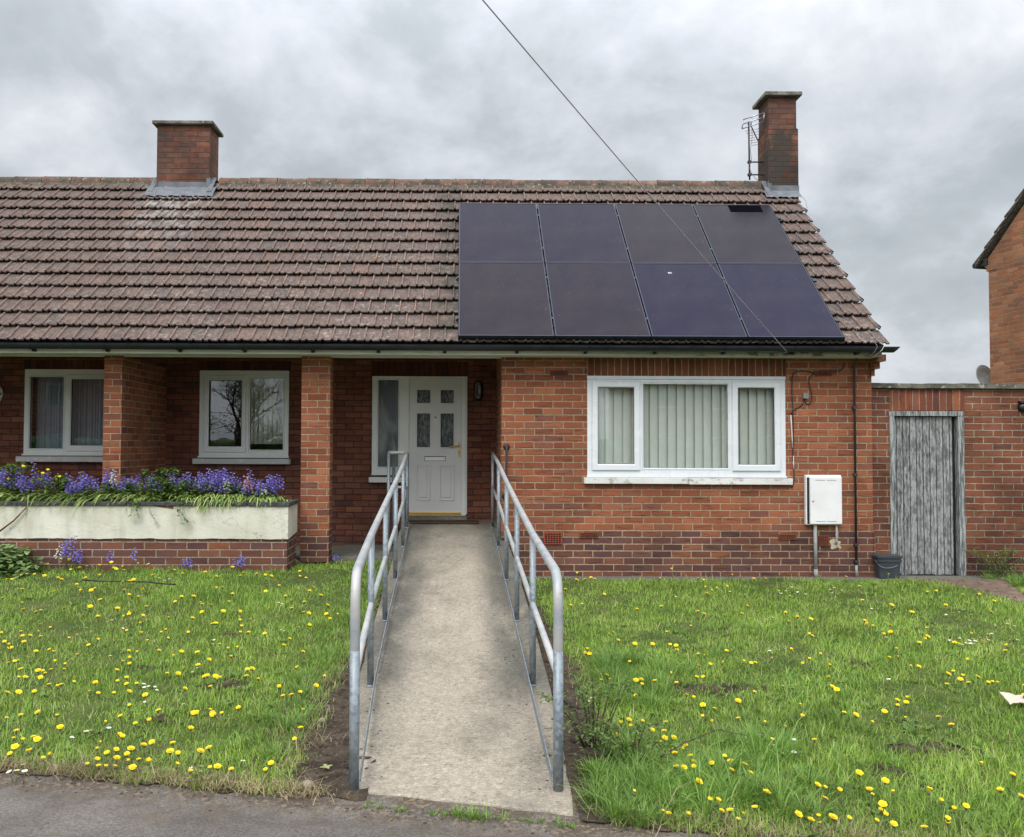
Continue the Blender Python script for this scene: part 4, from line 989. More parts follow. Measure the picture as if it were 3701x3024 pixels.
# mounting rails under the panels belong to the roof
for s_ in (.36, 1.25, 1.99, 2.88):
    mb = MB(); a = roofpt(-.05, EY+s_*ca, .075); b = roofpt(-.05, EY+(s_+.05)*ca, .075); c = roofpt(-.05, EY+(s_+.05)*ca, .106); d = roofpt(-.05, EY+s_*ca, .106)
    e = 4.64
    mb.hexa([a, (e,*a[1:]), (e,*b[1:]), b, d, (e,*d[1:]), (e,*c[1:]), c]); mb.build('mounting_rail', M['panel_frame'], roof)
# black mesh that keeps birds from under the panels
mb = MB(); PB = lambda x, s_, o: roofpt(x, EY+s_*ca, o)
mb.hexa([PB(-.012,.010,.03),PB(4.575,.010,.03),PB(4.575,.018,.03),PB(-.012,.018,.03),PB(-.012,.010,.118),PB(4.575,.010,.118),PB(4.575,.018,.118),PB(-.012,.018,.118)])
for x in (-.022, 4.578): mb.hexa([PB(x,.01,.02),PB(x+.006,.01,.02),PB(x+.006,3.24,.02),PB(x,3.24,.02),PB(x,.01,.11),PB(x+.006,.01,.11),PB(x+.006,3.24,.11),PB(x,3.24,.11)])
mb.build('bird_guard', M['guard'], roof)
mb = MB(); q = random.Random(4); P = []
for k in range(30):
    s_ = .1+3.0*k/29; P.append(roofpt(4.74+.05*math.sin(k*1.1)+.03*q.random(), EY+s_*ca, .09+.02*math.sin(k*.7)))
mb.tube(P, .0026, 5); mb.tube([roofpt(4.75,1.95,.10), roofpt(4.95,1.90,.075), roofpt(5.12,1.98,.10), roofpt(5.18,2.15,.08), (5.19,2.39,5.52)], .0028, 5)
mb.tube([roofpt(4.85,-.25,.07), (4.93,-.40,2.88), (4.93,-.47,2.80), (4.90,-.44,2.72), (4.86,-.31,2.705)], .0045, 6)
tag(mb.build('grey_cable', M['roof_cable']), 'thin grey cable running down the tiles beside the solar panels', 'cable')
mb = MB(); mb.tube([(5.02,-.35,2.86),(5.02,-.462,2.82),(4.99,-.46,2.76),(4.96,-.36,2.71),(4.95,-.31,2.70)], .0055, 6)
tag(mb.build('white_cable', M['white_cable']), 'short white cable looped over the end of the gutter', 'cable')

# ---------------------------------------------------------------- aerial and overhead wire
A = thing('television_aerial', (4.525, 2.62, 5.79), 'grey television aerial on a thin mast beside the right chimney', 'aerial')
mb = MB(); mb.tube([(4.522,2.62,5.78),(4.512,2.62,6.70)], .014, 8); mb.build('mast', M['duct'], A)
for z in (5.86, 6.06):
    mb = MB(); mb.tube([(4.49,2.62,z),(4.745,2.62,z)], .012, 6); mb.box(4.495,4.545,2.595,2.645,z-.02,z+.02); mb.build('wall_bracket', M['duct'], A)
mb = MB()                                                        # reflector of flat bars, seen from behind at a slant
c0 = Vector((4.52, 2.60, 6.68)); ex = Vector((.245, -.10, .055)); ez = Vector((.015, 0, .145))
for k in (0, .5, 1): 
    a = c0-ex*.40+ez*(k-.45); b = c0+ex*.80+ez*(k-.45); mb.tube([a, b], .009, 6)
for k in (-.40, .1, .80): mb.tube([c0+ex*k-ez*.45, c0+ex*k+ez*.55], .009, 6)
mb.build('reflector', M['alu'], A)
mb = MB(); d0 = c0+Vector((.02,.02,-.03)); d1 = d0+Vector((.30,.42,-.16)); mb.tube([d0, d1], .010, 6)
for k in range(7):
    p = d0.lerp(d1, .25+.12*k); mb.tube([p+Vector((-.10,.06,.0)), p+Vector((.10,-.06,.0))], .005, 5)
mb.build('boom', M['alu'], A)
mb = MB(); mb.tube([(4.55,2.60,6.62),(4.56,2.60,6.45),(4.53,2.60,6.25),(4.545,2.60,6.10),(4.50,2.60,5.99),(4.545,2.60,5.88),(4.60,2.6,5.80),(4.66,2.58,5.74)], .0045, 5); mb.build('lead', M['grey_cable'], A)
mb = MB(); a = Vector((3.878, -.42, 2.74)); b = Vector((.12, -5.70, 4.077)); far = a+(b-a)*2.35
P = []
for k in range(41):
    t = k/40; p = a.lerp(far, t)
    sag = .10*(t*(t-1/2.35))*4 if t else 0
    p.z += sag; P.append(p)
mb.tube(P, .0040, 6); mb.tube([(3.878,-.30,2.735), a], .006, 6)
tag(mb.build('overhead_wire', M['wire']), 'long overhead telephone wire running down to the house eaves', 'wire')

# ---------------------------------------------------------------- railings along the ramp
def railing(posts, inner, label, back=None):
    t = thing('handrail', (posts[0][0], posts[0][1], 0), label, 'railing', 'railings of the ramp')
    top = [Vector((x, y, ramp_z(y)+.985)) for x, y in posts]
    top[0] = Vector((posts[0][0], posts[0][1], ramp_z(posts[0][1])+1.0))
    line = [Vector((posts[0][0], posts[0][1], .0))]+top
    mb = MB()
    path = arc([line[0], top[0]]+[top[1]], .16, 8)+top[2:]
    if back: path = arc(path+[Vector(b) for b in back], .07, 5)
    n_arc = len(arc([line[0], top[0], top[1]], .16, 8))
    mb.tube(path, .0235, 14)
    o = mb.build('top_rail', [M['worn']], t)
    # the front upright below the bend is bare galvanised steel
    mb = MB(); mb.tube([(posts[0][0], posts[0][1], -.05), (posts[0][0], posts[0][1], .66)], .0243, 14); mb.build('post', M['galv'], t)
    for (x, y), tp in list(zip(posts, top))[1:]:
        mb = MB(); mb.tube([(x, y, ramp_z(y)-.03), (x, y, tp.z-.01)], .0215, 12)
        mb.tube([(x, y, ramp_z(y)-.002), (x, y, ramp_z(y)+.012)], .027, 12); mb.build('post', M['galv'], t)
    mb = MB(); mb.tube([Vector((x, y, ramp_z(y)+.53)) for x, y in posts], .0185, 12); mb.build('mid_rail', M['worn'], t)
    mb = MB(); vs = []
    for (x, y) in posts:
        xi = x+inner*.030; z = ramp_z(y)
        lo = .035 if y < -6 else .02
        vs += [(xi-.003, y, z+lo), (xi+.003, y, z+lo), (xi+.003, y, z+lo+.052), (xi-.003, y, z+lo+.052)]
    m = len(posts); fs = [(i*4+k, i*4+(k+1) % 4, (i+1)*4+(k+1) % 4, (i+1)*4+k) for i in range(m-1) for k in range(4)]+[(3,2,1,0), tuple((m-1)*4+k for k in range(4))]
    mb.add(vs, fs); mb.build('kick_plate', M['galv'], t)
    return t
RPOST = [(.468,-6.27),(.484,-4.73),(.486,-3.2),(.476,-1.84),(.468,-.30),(.440,.74)]
LPOST = [(-.488,-6.26),(-.573,-4.745),(-.618,-3.2),(-.638,-1.824),(-.668,-.30),(-.685,.72)]
railing(RPOST, -1, 'galvanised tubular handrail along the right side of the concrete ramp')
zz = ramp_z(.72)+.985
tl = railing(LPOST, 1, 'galvanised tubular handrail on the ramp left side, turning a corner at the porch', back=[(-.93,.74,zz-.0),(-.915,1.42,zz+.01)])
for (x, y) in ((-.93,.74),(-.915,1.40)):
    mb = MB(); mb.tube([(x,y,ramp_z(y)-.35),(x,y,zz-.01)], .0215, 12); mb.build('post', M['galv'], tl)
mb = MB(); mb.tube([(-.685,.74,ramp_z(.72)+.53),(-.93,.74,ramp_z(.72)+.53),(-.915,1.4,ramp_z(.72)+.53)], .0185, 10); mb.build('mid_rail', M['worn'], tl)

# ---------------------------------------------------------------- fittings on the walls
t = thing('grab_rail', (.577, 0, 1.0), 'black iron grab rail standing upright on the wall beside the porch', 'grab rail')
mb = MB(); mb.tube(arc([(.577,-.005,1.60),(.577,-.075,1.60),(.569,-.075,1.0),(.562,-.005,.995)], .05, 6), .014, 10); mb.build('bar', M['duct'], t)
for x, z in ((.577,1.60),(.562,.995)):
    mb = MB(); mb.lathe([(.0001,-.022),(.020,-.022),(.040,-.012),(.042,0)], (x,0,z), 'Y', 18); mb.build('wall_disc', M['black'], t)
t = thing('wall_lamp', (.268, 1.5, 2.39), 'dark oval bulkhead lamp on the porch wall beside the front door', 'lamp')
mb = MB()
def oval(mb, cx, cz, rx_, rz_, y0, y1, k=.85, n=24, mi=0):
    vs = []
    for (s_, y) in ((1, y0), (1, y0+(y1-y0)*.4), (k, y1)):
        for i in range(n):
            a = 2*math.pi*i/n; c, s2 = math.cos(a), math.sin(a); e = .75
            vs.append((cx+rx_*s_*math.copysign(abs(c)**e, c), y, cz+rz_*s_*math.copysign(abs(s2)**e, s2)))
    mb.add(vs, [(j*n+(i+1) % n, j*n+i, (j+1)*n+i, (j+1)*n+(i+1) % n) for j in range(2) for i in range(n)]+[tuple(2*n+i for i in range(n))], mi, True)
oval(mb, .268, 2.39, .066, .145, 1.55, 1.505); mb.build('casing', M['black'], t)
mb = MB(); oval(mb, .262, 2.39, .046, .118, 1.506, 1.475, .7); mb.build('lens', M['lens'], t)
t = thing('wall_plaque', (-6.60, 1.55, 2.32), 'round pale plaque with dark bars on the porch wall, half out of view', 'plaque')
mb = MB(); mb.lathe([(.168,0),(.168,-.018),(.150,-.024),(.0001,-.024)], (-6.606,1.55,2.318), 'Y', 40); mb.build('disc', M['cardface'], t)
mb = MB()
for k in range(12):
    a = 2*math.pi*k/12; c, s_ = math.cos(a), math.sin(a)
    q = [(-.013,.098),(.013,.098),(.013,.152),(-.013,.152)]
    p = [(-6.606+u*(-s_)+v*c, 2.318+u*c+v*s_) for u, v in q]
    mb.hexa([(p[0][0],1.524,p[0][1]),(p[1][0],1.524,p[1][1]),(p[1][0],1.527,p[1][1]),(p[0][0],1.527,p[0][1]),(p[3][0],1.524,p[3][1]),(p[2][0],1.524,p[2][1]),(p[2][0],1.527,p[2][1]),(p[3][0],1.527,p[3][1])])
mb.build('bars', M['duct'], t)
# white meter box with its two pipes
x0, x1, z0, z1 = PX6(118), PX6(386), PZ6(1303), PZ6(932)
t = thing('meter_box', ((x0+x1)/2, 0, z0), 'white gas meter box on the brick wall under the wide window end', 'meter box')
mb = MB(); mb.box(x0, x1, -.062, -.001, z0, z1); mb.build('case', M['meter'], t, bevel=.012, seg=3)
mb = MB(); dx0 = PX6(146); mb.box(dx0, x1-.004, -.080, -.063, z0+.012, z1-.024); dr = mb.build('door', M['meter'], t, bevel=.008, seg=3)
mb = MB()
for z in (PZ6(970), PZ6(1275)):
    for a, b in ((186,258),(270,342)): mb.box(PX6(a), PX6(b), -.0812, -.079, z-.0035, z+.0035)
mb.lathe([(.0001,-.003),(.010,-.003),(.012,0)], (PX6(167), -.080, PZ6(1127)), 'Y', 14, 0); mb.build('slots', M['pipe'], dr)
mb = MB(); mb.box(x0+.014, dx0-.004, -.0645, -.060, z0+.012, z1-.030); mb.build('hinge_gap', M['black'], t)
mb = MB(); px = PX6(192); mb.tube([(px,-.034,z0+.01),(px+.004,-.034,.09)], .0215, 12); mb.tube([(px+.004,-.034,.12),(px+.004,-.034,.0)], .024, 12); mb.build('gas_pipe', M['pipe'], t)
mb = MB(); px = PX6(352); mb.tube(arc([(px,-.035,z0+.01),(px,-.035,PZ6(1438)),(px-.004,-.0,PZ6(1442))], .05), .013, 10); mb.build('elbow_pipe', M['pipe'], t)
q = random.Random(9); mb = MB(); n = 28; vs = [(PX6(345),-.012,PZ6(1445))]
for k in range(n):
    a = 2*math.pi*k/n; rr = .060+.012*math.sin(3*a+1)+.008*math.sin(5*a)+(.045 if -.5 < math.sin(a+.35) < .05 and math.cos(a) > 0 else 0); vs.append((PX6(345)+rr*math.cos(a), -.002, PZ6(1445)+rr*math.sin(a)))
mb.add(vs, [(0, 1+(k+1) % n, 1+k) for k in range(n)], 0, True); mb.build('mortar_patch', M['mortar_blob'], t)
# cables and a junction box by the window
t = thing('junction_box', (PX6(133), 0, PZ6(340)), 'small grey junction box on the brick wall with a looped cable', 'junction box')
mb = MB(); mb.box(PX6(113), PX6(153), -.04, -.001, PZ6(362), PZ6(320)); mb.build('box', M['pipe'], t, bevel=.004)
c6 = lambda L: [(PX6(a), -.010, PZ6(b)) for a, b in L]
mb = MB()
mb.tube(arc(c6([(432,95),(425,130),(390,155),(340,165),(200,168),(120,152),(60,158),(38,190),(34,300),(40,460),(42,600),(44,700),(36,760),(42,860),(46,930),(42,990),(30,1030),(18,1010)]), .03, 3), .0062, 6)
mb.tube(arc(c6([(200,175),(172,195),(160,235),(172,280),(184,330),(182,380),(160,408),(136,398),(132,365)]), .03, 3), .0058, 6)
mb.tube(arc(c6([(125,365),(118,400),(85,428),(45,445),(26,480)]), .03, 3), .0058, 6)
tag(mb.build('brown_cable', M['cable']), 'dark brown cables looping across bricks between air vent and wide window', 'cable')
mb = MB(); mb.tube(c6([(24,485),(28,560),(32,640),(36,730)]), .0075, 6); mb.tube(c6([(40,790),(42,890)]), .007, 6)
tag(mb.build('white_cable', M['white_cable']), 'white cable run straight down beside the wide window frame', 'cable')

# ---------------------------------------------------------------- raised planter
t = thing('raised_planter', (-4, -.3, 0), 'cream rendered planter on a dark brick base with grey coping slabs', 'planter')
mb = MB(); mb.box(-9.2, -1.992, -.535, -.008, -.05, .532); mb.build('brick_base', M['brick_planter'], t)
mb = MB(); X = []
n = 150
for k in range(n+1): X.append(-9.2+(9.2-1.985)*k/n)
vs = []
for x in X:
    b = .528+.006*wob(x*3)+.004*wob(x*9)
    vs += [(x,-.550,b),(x,-.552+.002*wob(x*4),.70),(x,-.550,.907)]
fs = [(3*k,3*k+3,3*k+4,3*k+1) for k in range(n)]+[(3*k+1,3*k+4,3*k+5,3*k+2) for k in range(n)]
mb.add(vs, fs, 0, True)
mb.quad((-1.978,-.550,.522),(-1.978,-.004,.560),(-1.978,-.004,.907),(-1.978,-.550,.907))
mb.quad((-1.985,-.550,.53),(-1.978,-.550,.522),(-1.978,-.550,.907),(-1.985,-.550,.907))
mb.quad((-9.2,-.549,.528),(-9.2,-.40,.528),(-1.99,-.40,.528),(-1.99,-.549,.528))
mb.quad((-1.979,-.549,.524),(-2.2,-.549,.530),(-2.2,-.004,.56),(-1.979,-.004,.56))
mb.build('render', M['render'], t)
q = random.Random(3); x = -9.2
for x1 in (-8.2,-7.3,-6.5,-5.62,-4.72,-3.84,-2.98,-2.45):
    mb = MB(); mb.box(x+.003, x1-.003, -.572, -.415, .906+q.uniform(-.002,.002), .952+q.uniform(-.003,.003)); mb.build('coping_slab', M['slate'], t, bevel=.008); x = x1
mb = MB(); mb.hexa([(-2.447,-.572,.906),(-1.955,-.572,.906),(-1.955,-.004,.906),(-2.10,-.004,.906),(-2.447,-.572,.953),(-1.955,-.572,.953),(-1.955,-.004,.953),(-2.10,-.004,.953)])
mb.v[:] = mb.v; mb.build('coping_slab', M['slate'], t, bevel=.008)
mb = MB(); n = 60; vs = []
for i in range(n+1):
    for j in range(7):
        x = -9.2+(9.2-2.12)*i/n; y = -.42+.42*j/6; vs.append((x, y, .92+.02*wob(x*5+y*7)+.015*math.sin(j*2.1+i)))
mb.add(vs, [(i*7+j,(i+1)*7+j,(i+1)*7+j+1,i*7+j+1) for i in range(n) for j in range(6)], 0, True); mb.build('planting_soil', M['soil'], t)
mb = MB(); mb.tube([(-5.27,-.60,.615),(-5.12,-.585,.735),(-4.985,-.572,.885)], [.010,.009,.007], 6); tag(mb.build('rusty_rod', M['rust']), 'thin rusty stick leaning against the cream planter wall', 'stick')

# ---------------------------------------------------------------- yard wall with the old door
t = thing('brick_outhouse', (8, .2, 0), 'low brick outhouse with a mossy concrete slab roof and a weathered door', 'outhouse')
DL, DR_, DT = 5.365, 6.298, 2.062
mb = MB(); mb.wall(5.0905, 13.5, -.1, 2.345, .12, .34, [(DL, DR_, -.2, DT)])
mb.box(13.3, 13.5, .34, 4.2, -.1, 2.345); mb.box(5.2, 13.3, 4.0, 4.2, -.1, 2.345)
mb.build('wall', M['brick_yard'], t)
mb = MB(); mb.box(DL+.005, DR_+.015, .117, .15, DT+.012, 2.332); mb.build('lintel', M['soldier_yard'], t)
mb = MB(); n = 80; vs = []
for k in range(n+1):
    x = 5.092+(13.55-5.092)*k/n; w_ = .006*wob(x*3)+.004*wob(x*13)
    vs += [(x,.068+.4*w_,2.349+.5*w_),(x,.066+.4*w_,2.408+w_),(x,4.3,2.42),(x,4.3,2.349)]
mb.add(vs, [(4*k+a,4*k+4+a,4*k+4+(a+1) % 4,4*k+(a+1) % 4) for k in range(n) for a in range(4)]+[(3,2,1,0)]); mb.build('coping', M['coping'], t)
mb = MB()
mb.box(DL, DL+.058, .105, .20, .02, DT-.062); mb.box(DR_-.075, DR_, .105, .20, .02, DT-.062); mb.box(DL-.01, DR_, .102, .20, DT-.060, DT)
mb.build('door_frame', M['frame_wood'], t, bevel=.004)
mb = MB(); x = DL+.064; q = random.Random(6); k = 0
while x < DR_-.135:
    x1 = min(x+.0835, DR_-.13); j = q.uniform(-.003, .003); mb.box(x+.0008, x1-.0008, .150+j, .178, .022+q.uniform(-.008,.012), DT-.066); x = x1
dr = mb.build('door', M['wood'], t, bevel=.003)
mb = MB(); mb.box(DL+.050, DL+.092, .138, .150, 1.16, 1.20); mb.box(DL+.064, DL+.078, .132, .150, .98, 1.16); mb.box(DL+.05, DL+.09, .138, .15, 1.00, 1.03); mb.box(DL+.05, DL+.09, .138, .15, 1.10, 1.13); mb.build('latch', M['frame_wood'], dr, bevel=.003)
mb = MB(); mb.box(DL-.1, DR_+.1, .36, .38, -.1, 2.3); mb.box(DR_-.13, DR_-.08, .185, .2, .02, DT-.06); mb.build('dark_inside', M['black'], t)  # black sheets stand in for the unlit interior and the door gap
t = thing('wall_lamp', (7.03, .1, 2.12), 'small black lamp on the outhouse wall, half out of view', 'lamp')
mb = MB(); mb.lathe([(.0001,-.06),(.04,-.055),(.058,-.03),(.058,0)], (7.035,.12,2.115), 'Y', 18); mb.build('casing', M['black'], t)
mb = MB(); mb.box(6.985, 7.085, .06, .118, 2.165, 2.195); mb.build('hood', M['black'], t, bevel=.005)
# grey tub with lid
t = thing('grey_tub', (5.205, -.10, .022), 'dark grey plastic tub with a lid and thin handle by the old door', 'tub')
def rrect(cx, cy, hx, hy, r, z, n=5):
    out = []
    for sx, sy, a0 in ((1,1,0),(-1,1,90),(-1,-1,180),(1,-1,270)):
        for k in range(n+1):
            a = R(a0+90*k/n); out.append((cx+sx*(hx-r)+r*math.cos(a), cy+sy*(hy-r)+r*math.sin(a), z))
    return out
def loft(mb, loops, mi=0):
    n = len(loops[0]); mb.add([p for l in loops for p in l], [(j*n+i, j*n+(i+1) % n, (j+1)*n+(i+1) % n, (j+1)*n+i) for j in range(len(loops)-1) for i in range(n)]+[tuple(reversed(range(n))), tuple((len(loops)-1)*n+i for i in range(n))], mi)
cx, cy = 5.205, -.102
mb = MB(); loft(mb, [rrect(cx,cy,.120,.068,.03,.024), rrect(cx,cy,.140,.078,.035,.225), rrect(cx,cy,.150,.086,.035,.227), rrect(cx,cy,.150,.086,.035,.250), rrect(cx,cy,.142,.080,.035,.252), rrect(cx,cy,.143,.081,.035,.275)]); mb.build('body', M['tub'], t)
mb = MB(); loft(mb, [rrect(cx,cy,.154,.089,.035,.272), rrect(cx,cy,.156,.090,.035,.298), rrect(cx,cy,.140,.078,.03,.305)]); mb.build('lid', M['tub'], t)
mb = MB(); mb.tube(arc([(cx-.154,cy-.02,.235),(cx-.11,cy-.095,.155),(cx+.05,cy-.098,.165),(cx+.152,cy-.03,.24)], .08, 6), .0035, 6); mb.build('handle', M['grey_cable'], t)
mb = MB(); mb.box(-.73, .42, 1.02, 1.44, .556, .572); mb.hexa([(-.70,1.04,.545),(.36,1.04,.545),(.36,1.44,.555),(-.70,1.44,.555),(-.70,1.04,.570),(.36,1.04,.570),(.36,1.44,.575),(-.70,1.44,.575)])
mb = MB(); mb.box(-.70, .265, 1.10, 1.46, .548, .572); tag(mb.build('doormat', M['mat'], bevel=.006), 'brown doormat lying on the porch landing below the front door', 'doormat')

# ---------------------------------------------------------------- neighbour's gable, far right
N = thing('brick_neighbour_house', (10.30, 5.8, 0), 'tall brick house with a steep gable behind the outhouse', 'house')
N.rotation_euler = (0, 0, math.atan2(-.98, .196))
def nb(mb, name, mat, parent=None, **k):
    o = mb.build(name, mat, **k); o.parent = parent or N; return o
mb = MB(); EZ2, HW = 5.30, 3.6; AP = EZ2+HW*1.02
vs = [(0,0,-.1),(2*HW,0,-.1),(2*HW,0,EZ2),(HW,0,AP-.1),(0,0,EZ2)]; vs += [(x,9.0,z) for x,_,z in vs]
mb.add(vs, [(0,1,2,3,4),(9,8,7,6,5),(0,5,6,1),(1,6,7,2),(2,7,8,3),(3,8,9,4),(4,9,5,0)])
for k, (dx, z) in enumerate(((-.115,5.205),(-.080,5.122),(-.042,5.039))): mb.box(dx, .2, -.004*k-.003, .3, z, z+.080)
nb(mb, 'wall', M['brick_far'])
mb = MB(); th = .045
for sx in (0, 1):
    f = (lambda x: x) if not sx else (lambda x: 2*HW-x)
    a, b = -.22, HW
    za, zb = EZ2+.09+(a)*1.02+.02, AP+.05
    P = [(f(a),-.09,za),(f(b),-.09,zb),(f(b),9.1,zb),(f(a),9.1,za)]
    P2 = [(x,y,z+th) for x,y,z in P]
    mb.hexa(P+P2 if not sx else [P[1],P[0],P[3],P[2],P2[1],P2[0],P2[3],P2[2]])
    for k in range(16):
        t0 = k/16; t1 = (k+1)/16; xa = a+(b-a)*t0-.01; z_ = za+(zb-za)*t0+th; xb = a+(b-a)*t1+.02; z2 = za+(zb-za)*t1+th
        q = [(f(xa),-.105,z_+.002),(f(xb),-.105,z2-.022),(f(xb),9.1,z2-.022),(f(xa),9.1,z_+.002)]; q2 = [(f(xa),-.105,z_+.032),(f(xb),-.105,z2+.004),(f(xb),9.1,z2+.004),(f(xa),9.1,z_+.032)]
        mb.hexa(q+q2 if not sx else [q[1],q[0],q[3],q[2],q2[1],q2[0],q2[3],q2[2]])
nb(mb, 'roof', M['cap'])
mb = MB(); mb.tube([(-.27,-.06,5.20),(-.27,9.1,5.20)], .062, 10); mb.box(-.24, .0, -.03, .02, 5.17, 5.27); nb(mb, 'gutter', M['gutter'])
D_ = thing('satellite_dish', (10.34, 6.2, 2.9), 'grey satellite dish on the neighbouring house corner', 'satellite dish')
mb = MB(); prof = [(.0001,.0),(.09,-.010),(.17,-.036),(.235,-.070),(.238,-.066),(.17,-.026),(.09,.002),(.0001,.014)]
mb.lathe(prof, (0,0,0), 'Y', 30); d = mb.build('dish', M['pipe'], None); d.parent = D_; d.rotation_euler = (R(-14), 0, R(18)); d.location = (.06, .0, .10)
mb = MB(); mb.tube([(.06,.02,.08),(.16,.14,.0),(.26,.20,.0)], .018, 8); d = mb.build('arm', M['pipe'], None); d.parent = D_
# ---------------------------------------------------------------- grass
NR_ = np.random.default_rng(5)
def blades(name, xy, z, L, wd, az, lean, mat, label=None, kind=None, rnd_=None, parent=None):
    """a curved tapering strip of five points for each blade"""
    n = len(xy); d = np.stack([np.cos(az), np.sin(az)], 1); p = np.stack([-np.sin(az+NR_.normal(0,.5,n)), np.cos(az)], 1)
    base = np.concatenate([xy, z[:, None]], 1)
    def at(t, w):
        h = np.stack([d[:,0]*lean*L*t**1.6, d[:,1]*lean*L*t**1.6, L*t*np.sqrt(np.clip(1-(lean*t*.75)**2, .06, 1))], 1)
        o = np.concatenate([p*(w*wd)[:, None], np.zeros((n,1))], 1)
        return base+h-o, base+h+o
    a0, b0 = at(0., .5*np.ones(n)); a1, b1 = at(.55, .42*np.ones(n)); c, _ = at(1., 0*np.ones(n))
    V = np.stack([a0, b0, a1, b1, c], 1).reshape(-1, 3)
    me = bpy.data.meshes.new(name); me.vertices.add(5*n); me.vertices.foreach_set('co', V.ravel().astype(np.float32))
    i = np.arange(n)[:, None]*5
    q = i+np.array([[0,1,3,2]]); tr = i+np.array([[2,3,4]])
    loops = np.concatenate([q, tr], 1).ravel(); starts = (np.arange(n)[:, None]*7+np.array([[0,4]])).ravel()
    me.loops.add(7*n); me.polygons.add(2*n)
    me.loops.foreach_set('vertex_index', loops.astype(np.int32)); me.polygons.foreach_set('loop_start', starts.astype(np.int32))
    me.polygons.foreach_set('loop_total', np.tile([4,3], n).astype(np.int32))
    at_ = me.attributes.new('rnd', 'FLOAT', 'POINT'); r = NR_.random(n) if rnd_ is None else rnd_
    at_.data.foreach_set('value', np.repeat(r, 5).astype(np.float32))
    me.update(calc_edges=True); me.validate(); me.materials.append(mat)
    o = link(name, me, parent)
    return tag(o, label=label, kind=kind)
def fnoise(x, y, s, k):
    return (np.sin(x*s+k)+np.sin(y*s*1.3+1.7*k)+np.sin((x+y)*s*.7+2.3*k)+np.sin((x-y)*s*1.9+.6*k))/4
def gzv(x, y):
    t = np.clip((y+4.5)/3.7, 0, 1); return np.where(x < 0, .14*t*t*(3-2*t), 0.)+.012
def edge_v(x): return -6.532-.198*x
def lawn_points(x0, x1, y0, y1, dens_f, dmax):
    n = int((x1-x0)*(y1-y0)*dmax); x = NR_.uniform(x0, x1, n); y = NR_.uniform(y0, y1, n)
    dist = np.hypot(x, y+10.2); return x, y, NR_.random(n) < dens_f(dist)/dmax, dist
dens = lambda d: np.clip(9500*(4.2/d)**1.25, 1300, 9500)
# a view wedge a little wider than the photograph, thinner outside it
def wedge(x, y, m):
    D = y+10.2; return (x > -.60*D-m) & (x < .73*D+m)
def make_lawn(side):
    if side < 0: x, y, k, d = lawn_points(-7.4, -.66, -6.7, .3, dens, 9500)
    else: x, y, k, d = lawn_points(.66, 7.6, -8.2, -.13, dens, 9500)
    k &= wedge(x, y, 1.8) & (y > edge_v(x)+.06+.04*fnoise(x, y, 9, 1)+.03*fnoise(x, y, 30, 2))
    if side < 0:
        e = np.interp(y, [-6.4,-5.9,-5.4,-4.6,-4.0,-3.0,0], [-.74,-.83,-.87,-.86,-.83,-.80,-.84])+.06*fnoise(x*0, y, 5, 3)+.05*fnoise(x*0, y, 17, 1)
        k &= (x < e+NR_.normal(0, .035, len(x))) & ((y < -.57) | (x > -1.96)) & ((y < -.02) | (x > -1.55)) & (y < .22)
    else:
        e = .80+.06*fnoise(x*0, y, 5, 2)+.05*fnoise(x*0, y, 19, 1)+.06*np.clip((y+5.6)/1.5, 0, 1)*np.clip((-3.4-y)/1, 0, 1)
        e = np.where(y < edge_v(x)+.52, .555, e)
        k &= (x > e+NR_.normal(0, .035, len(x))) & (y < -.25+.02*fnoise(x, y, 7, 1))
        pth = np.array([in_poly(a, b, PATH) for a, b in zip(x, y)]) if len(x) < 1 else None
        xl = np.interp(y, [-7.6,-3.5,-1.7,-.75,-.16], [5.3,5.5,5.77,5.78,5.5]); xr = np.interp(y, [-7.7,-3,-1.23,-.16], [5.95,6.0,6.12,6.62])
        k &= ~((x > xl+.05*fnoise(x, y, 11, 2)) & (x < xr+.05*fnoise(x, y, 13, 4)))
    # worn, bare or thin patches
    for bx, by, br in ((1.75,-4.62,.17),(1.45,-4.66,.11),(2.50,-5.74,.15),(2.15,-6.05,.08),(2.95,-4.05,.09),(-2.6,-2.6,.09),(-1.9,-3.3,.08),(-2.2,-4.2,.07),(-1.5,-4.6,.08),(-3.1,-1.95,.10),(-1.75,-5.3,.06)):
        k &= ~((((x-bx)/1.6)**2+(y-by)**2 < (br*(1+.4*fnoise(x, y, 21, 1)))**2*.5) & (NR_.random(len(x)) < .85))
    bare = fnoise(x, y, 3.1, .7)*.5+fnoise(x, y, 7.7, 1.9)*.5
    k &= ~((bare > .56) & (NR_.random(len(x)) < .65))
    x, y, d = x[k], y[k], d[k]; n = len(x)
    tall = np.clip(fnoise(x, y, 2.3, 1.1)*.6+fnoise(x, y, 5.9, 2.0)*.4, -1, 1)
    L = (.042+.020*tall)*NR_.lognormal(0, .32, n); L = np.clip(L, .015, .15)
    wd = np.clip(.0036*(d/4.5)**.55, .0030, .0075)*NR_.uniform(.7, 1.3, n)
    az = NR_.uniform(0, 2*np.pi, n)+.8*fnoise(x, y, 1.7, 3); lean = np.clip(NR_.normal(.62, .25, n), .1, 1.15)
    r = np.clip(.42+.30*NR_.normal(0, 1, n)*.9+.22*fnoise(x, y, 4.3, 2.2)+.12*fnoise(x, y, 1.3, .4), 0, .97)
    dry = NR_.random(n) < np.where(y < edge_v(x)+.22, .28, .022); r[dry] = NR_.uniform(.93, 1, dry.sum())
    print('blades', n)
    return blades('grass', np.stack([x, y], 1), gzv(x, y)-.006, L, wd, az, lean, M['grass'], kind='stuff', rnd_=r)
make_lawn(-1); make_lawn(1)
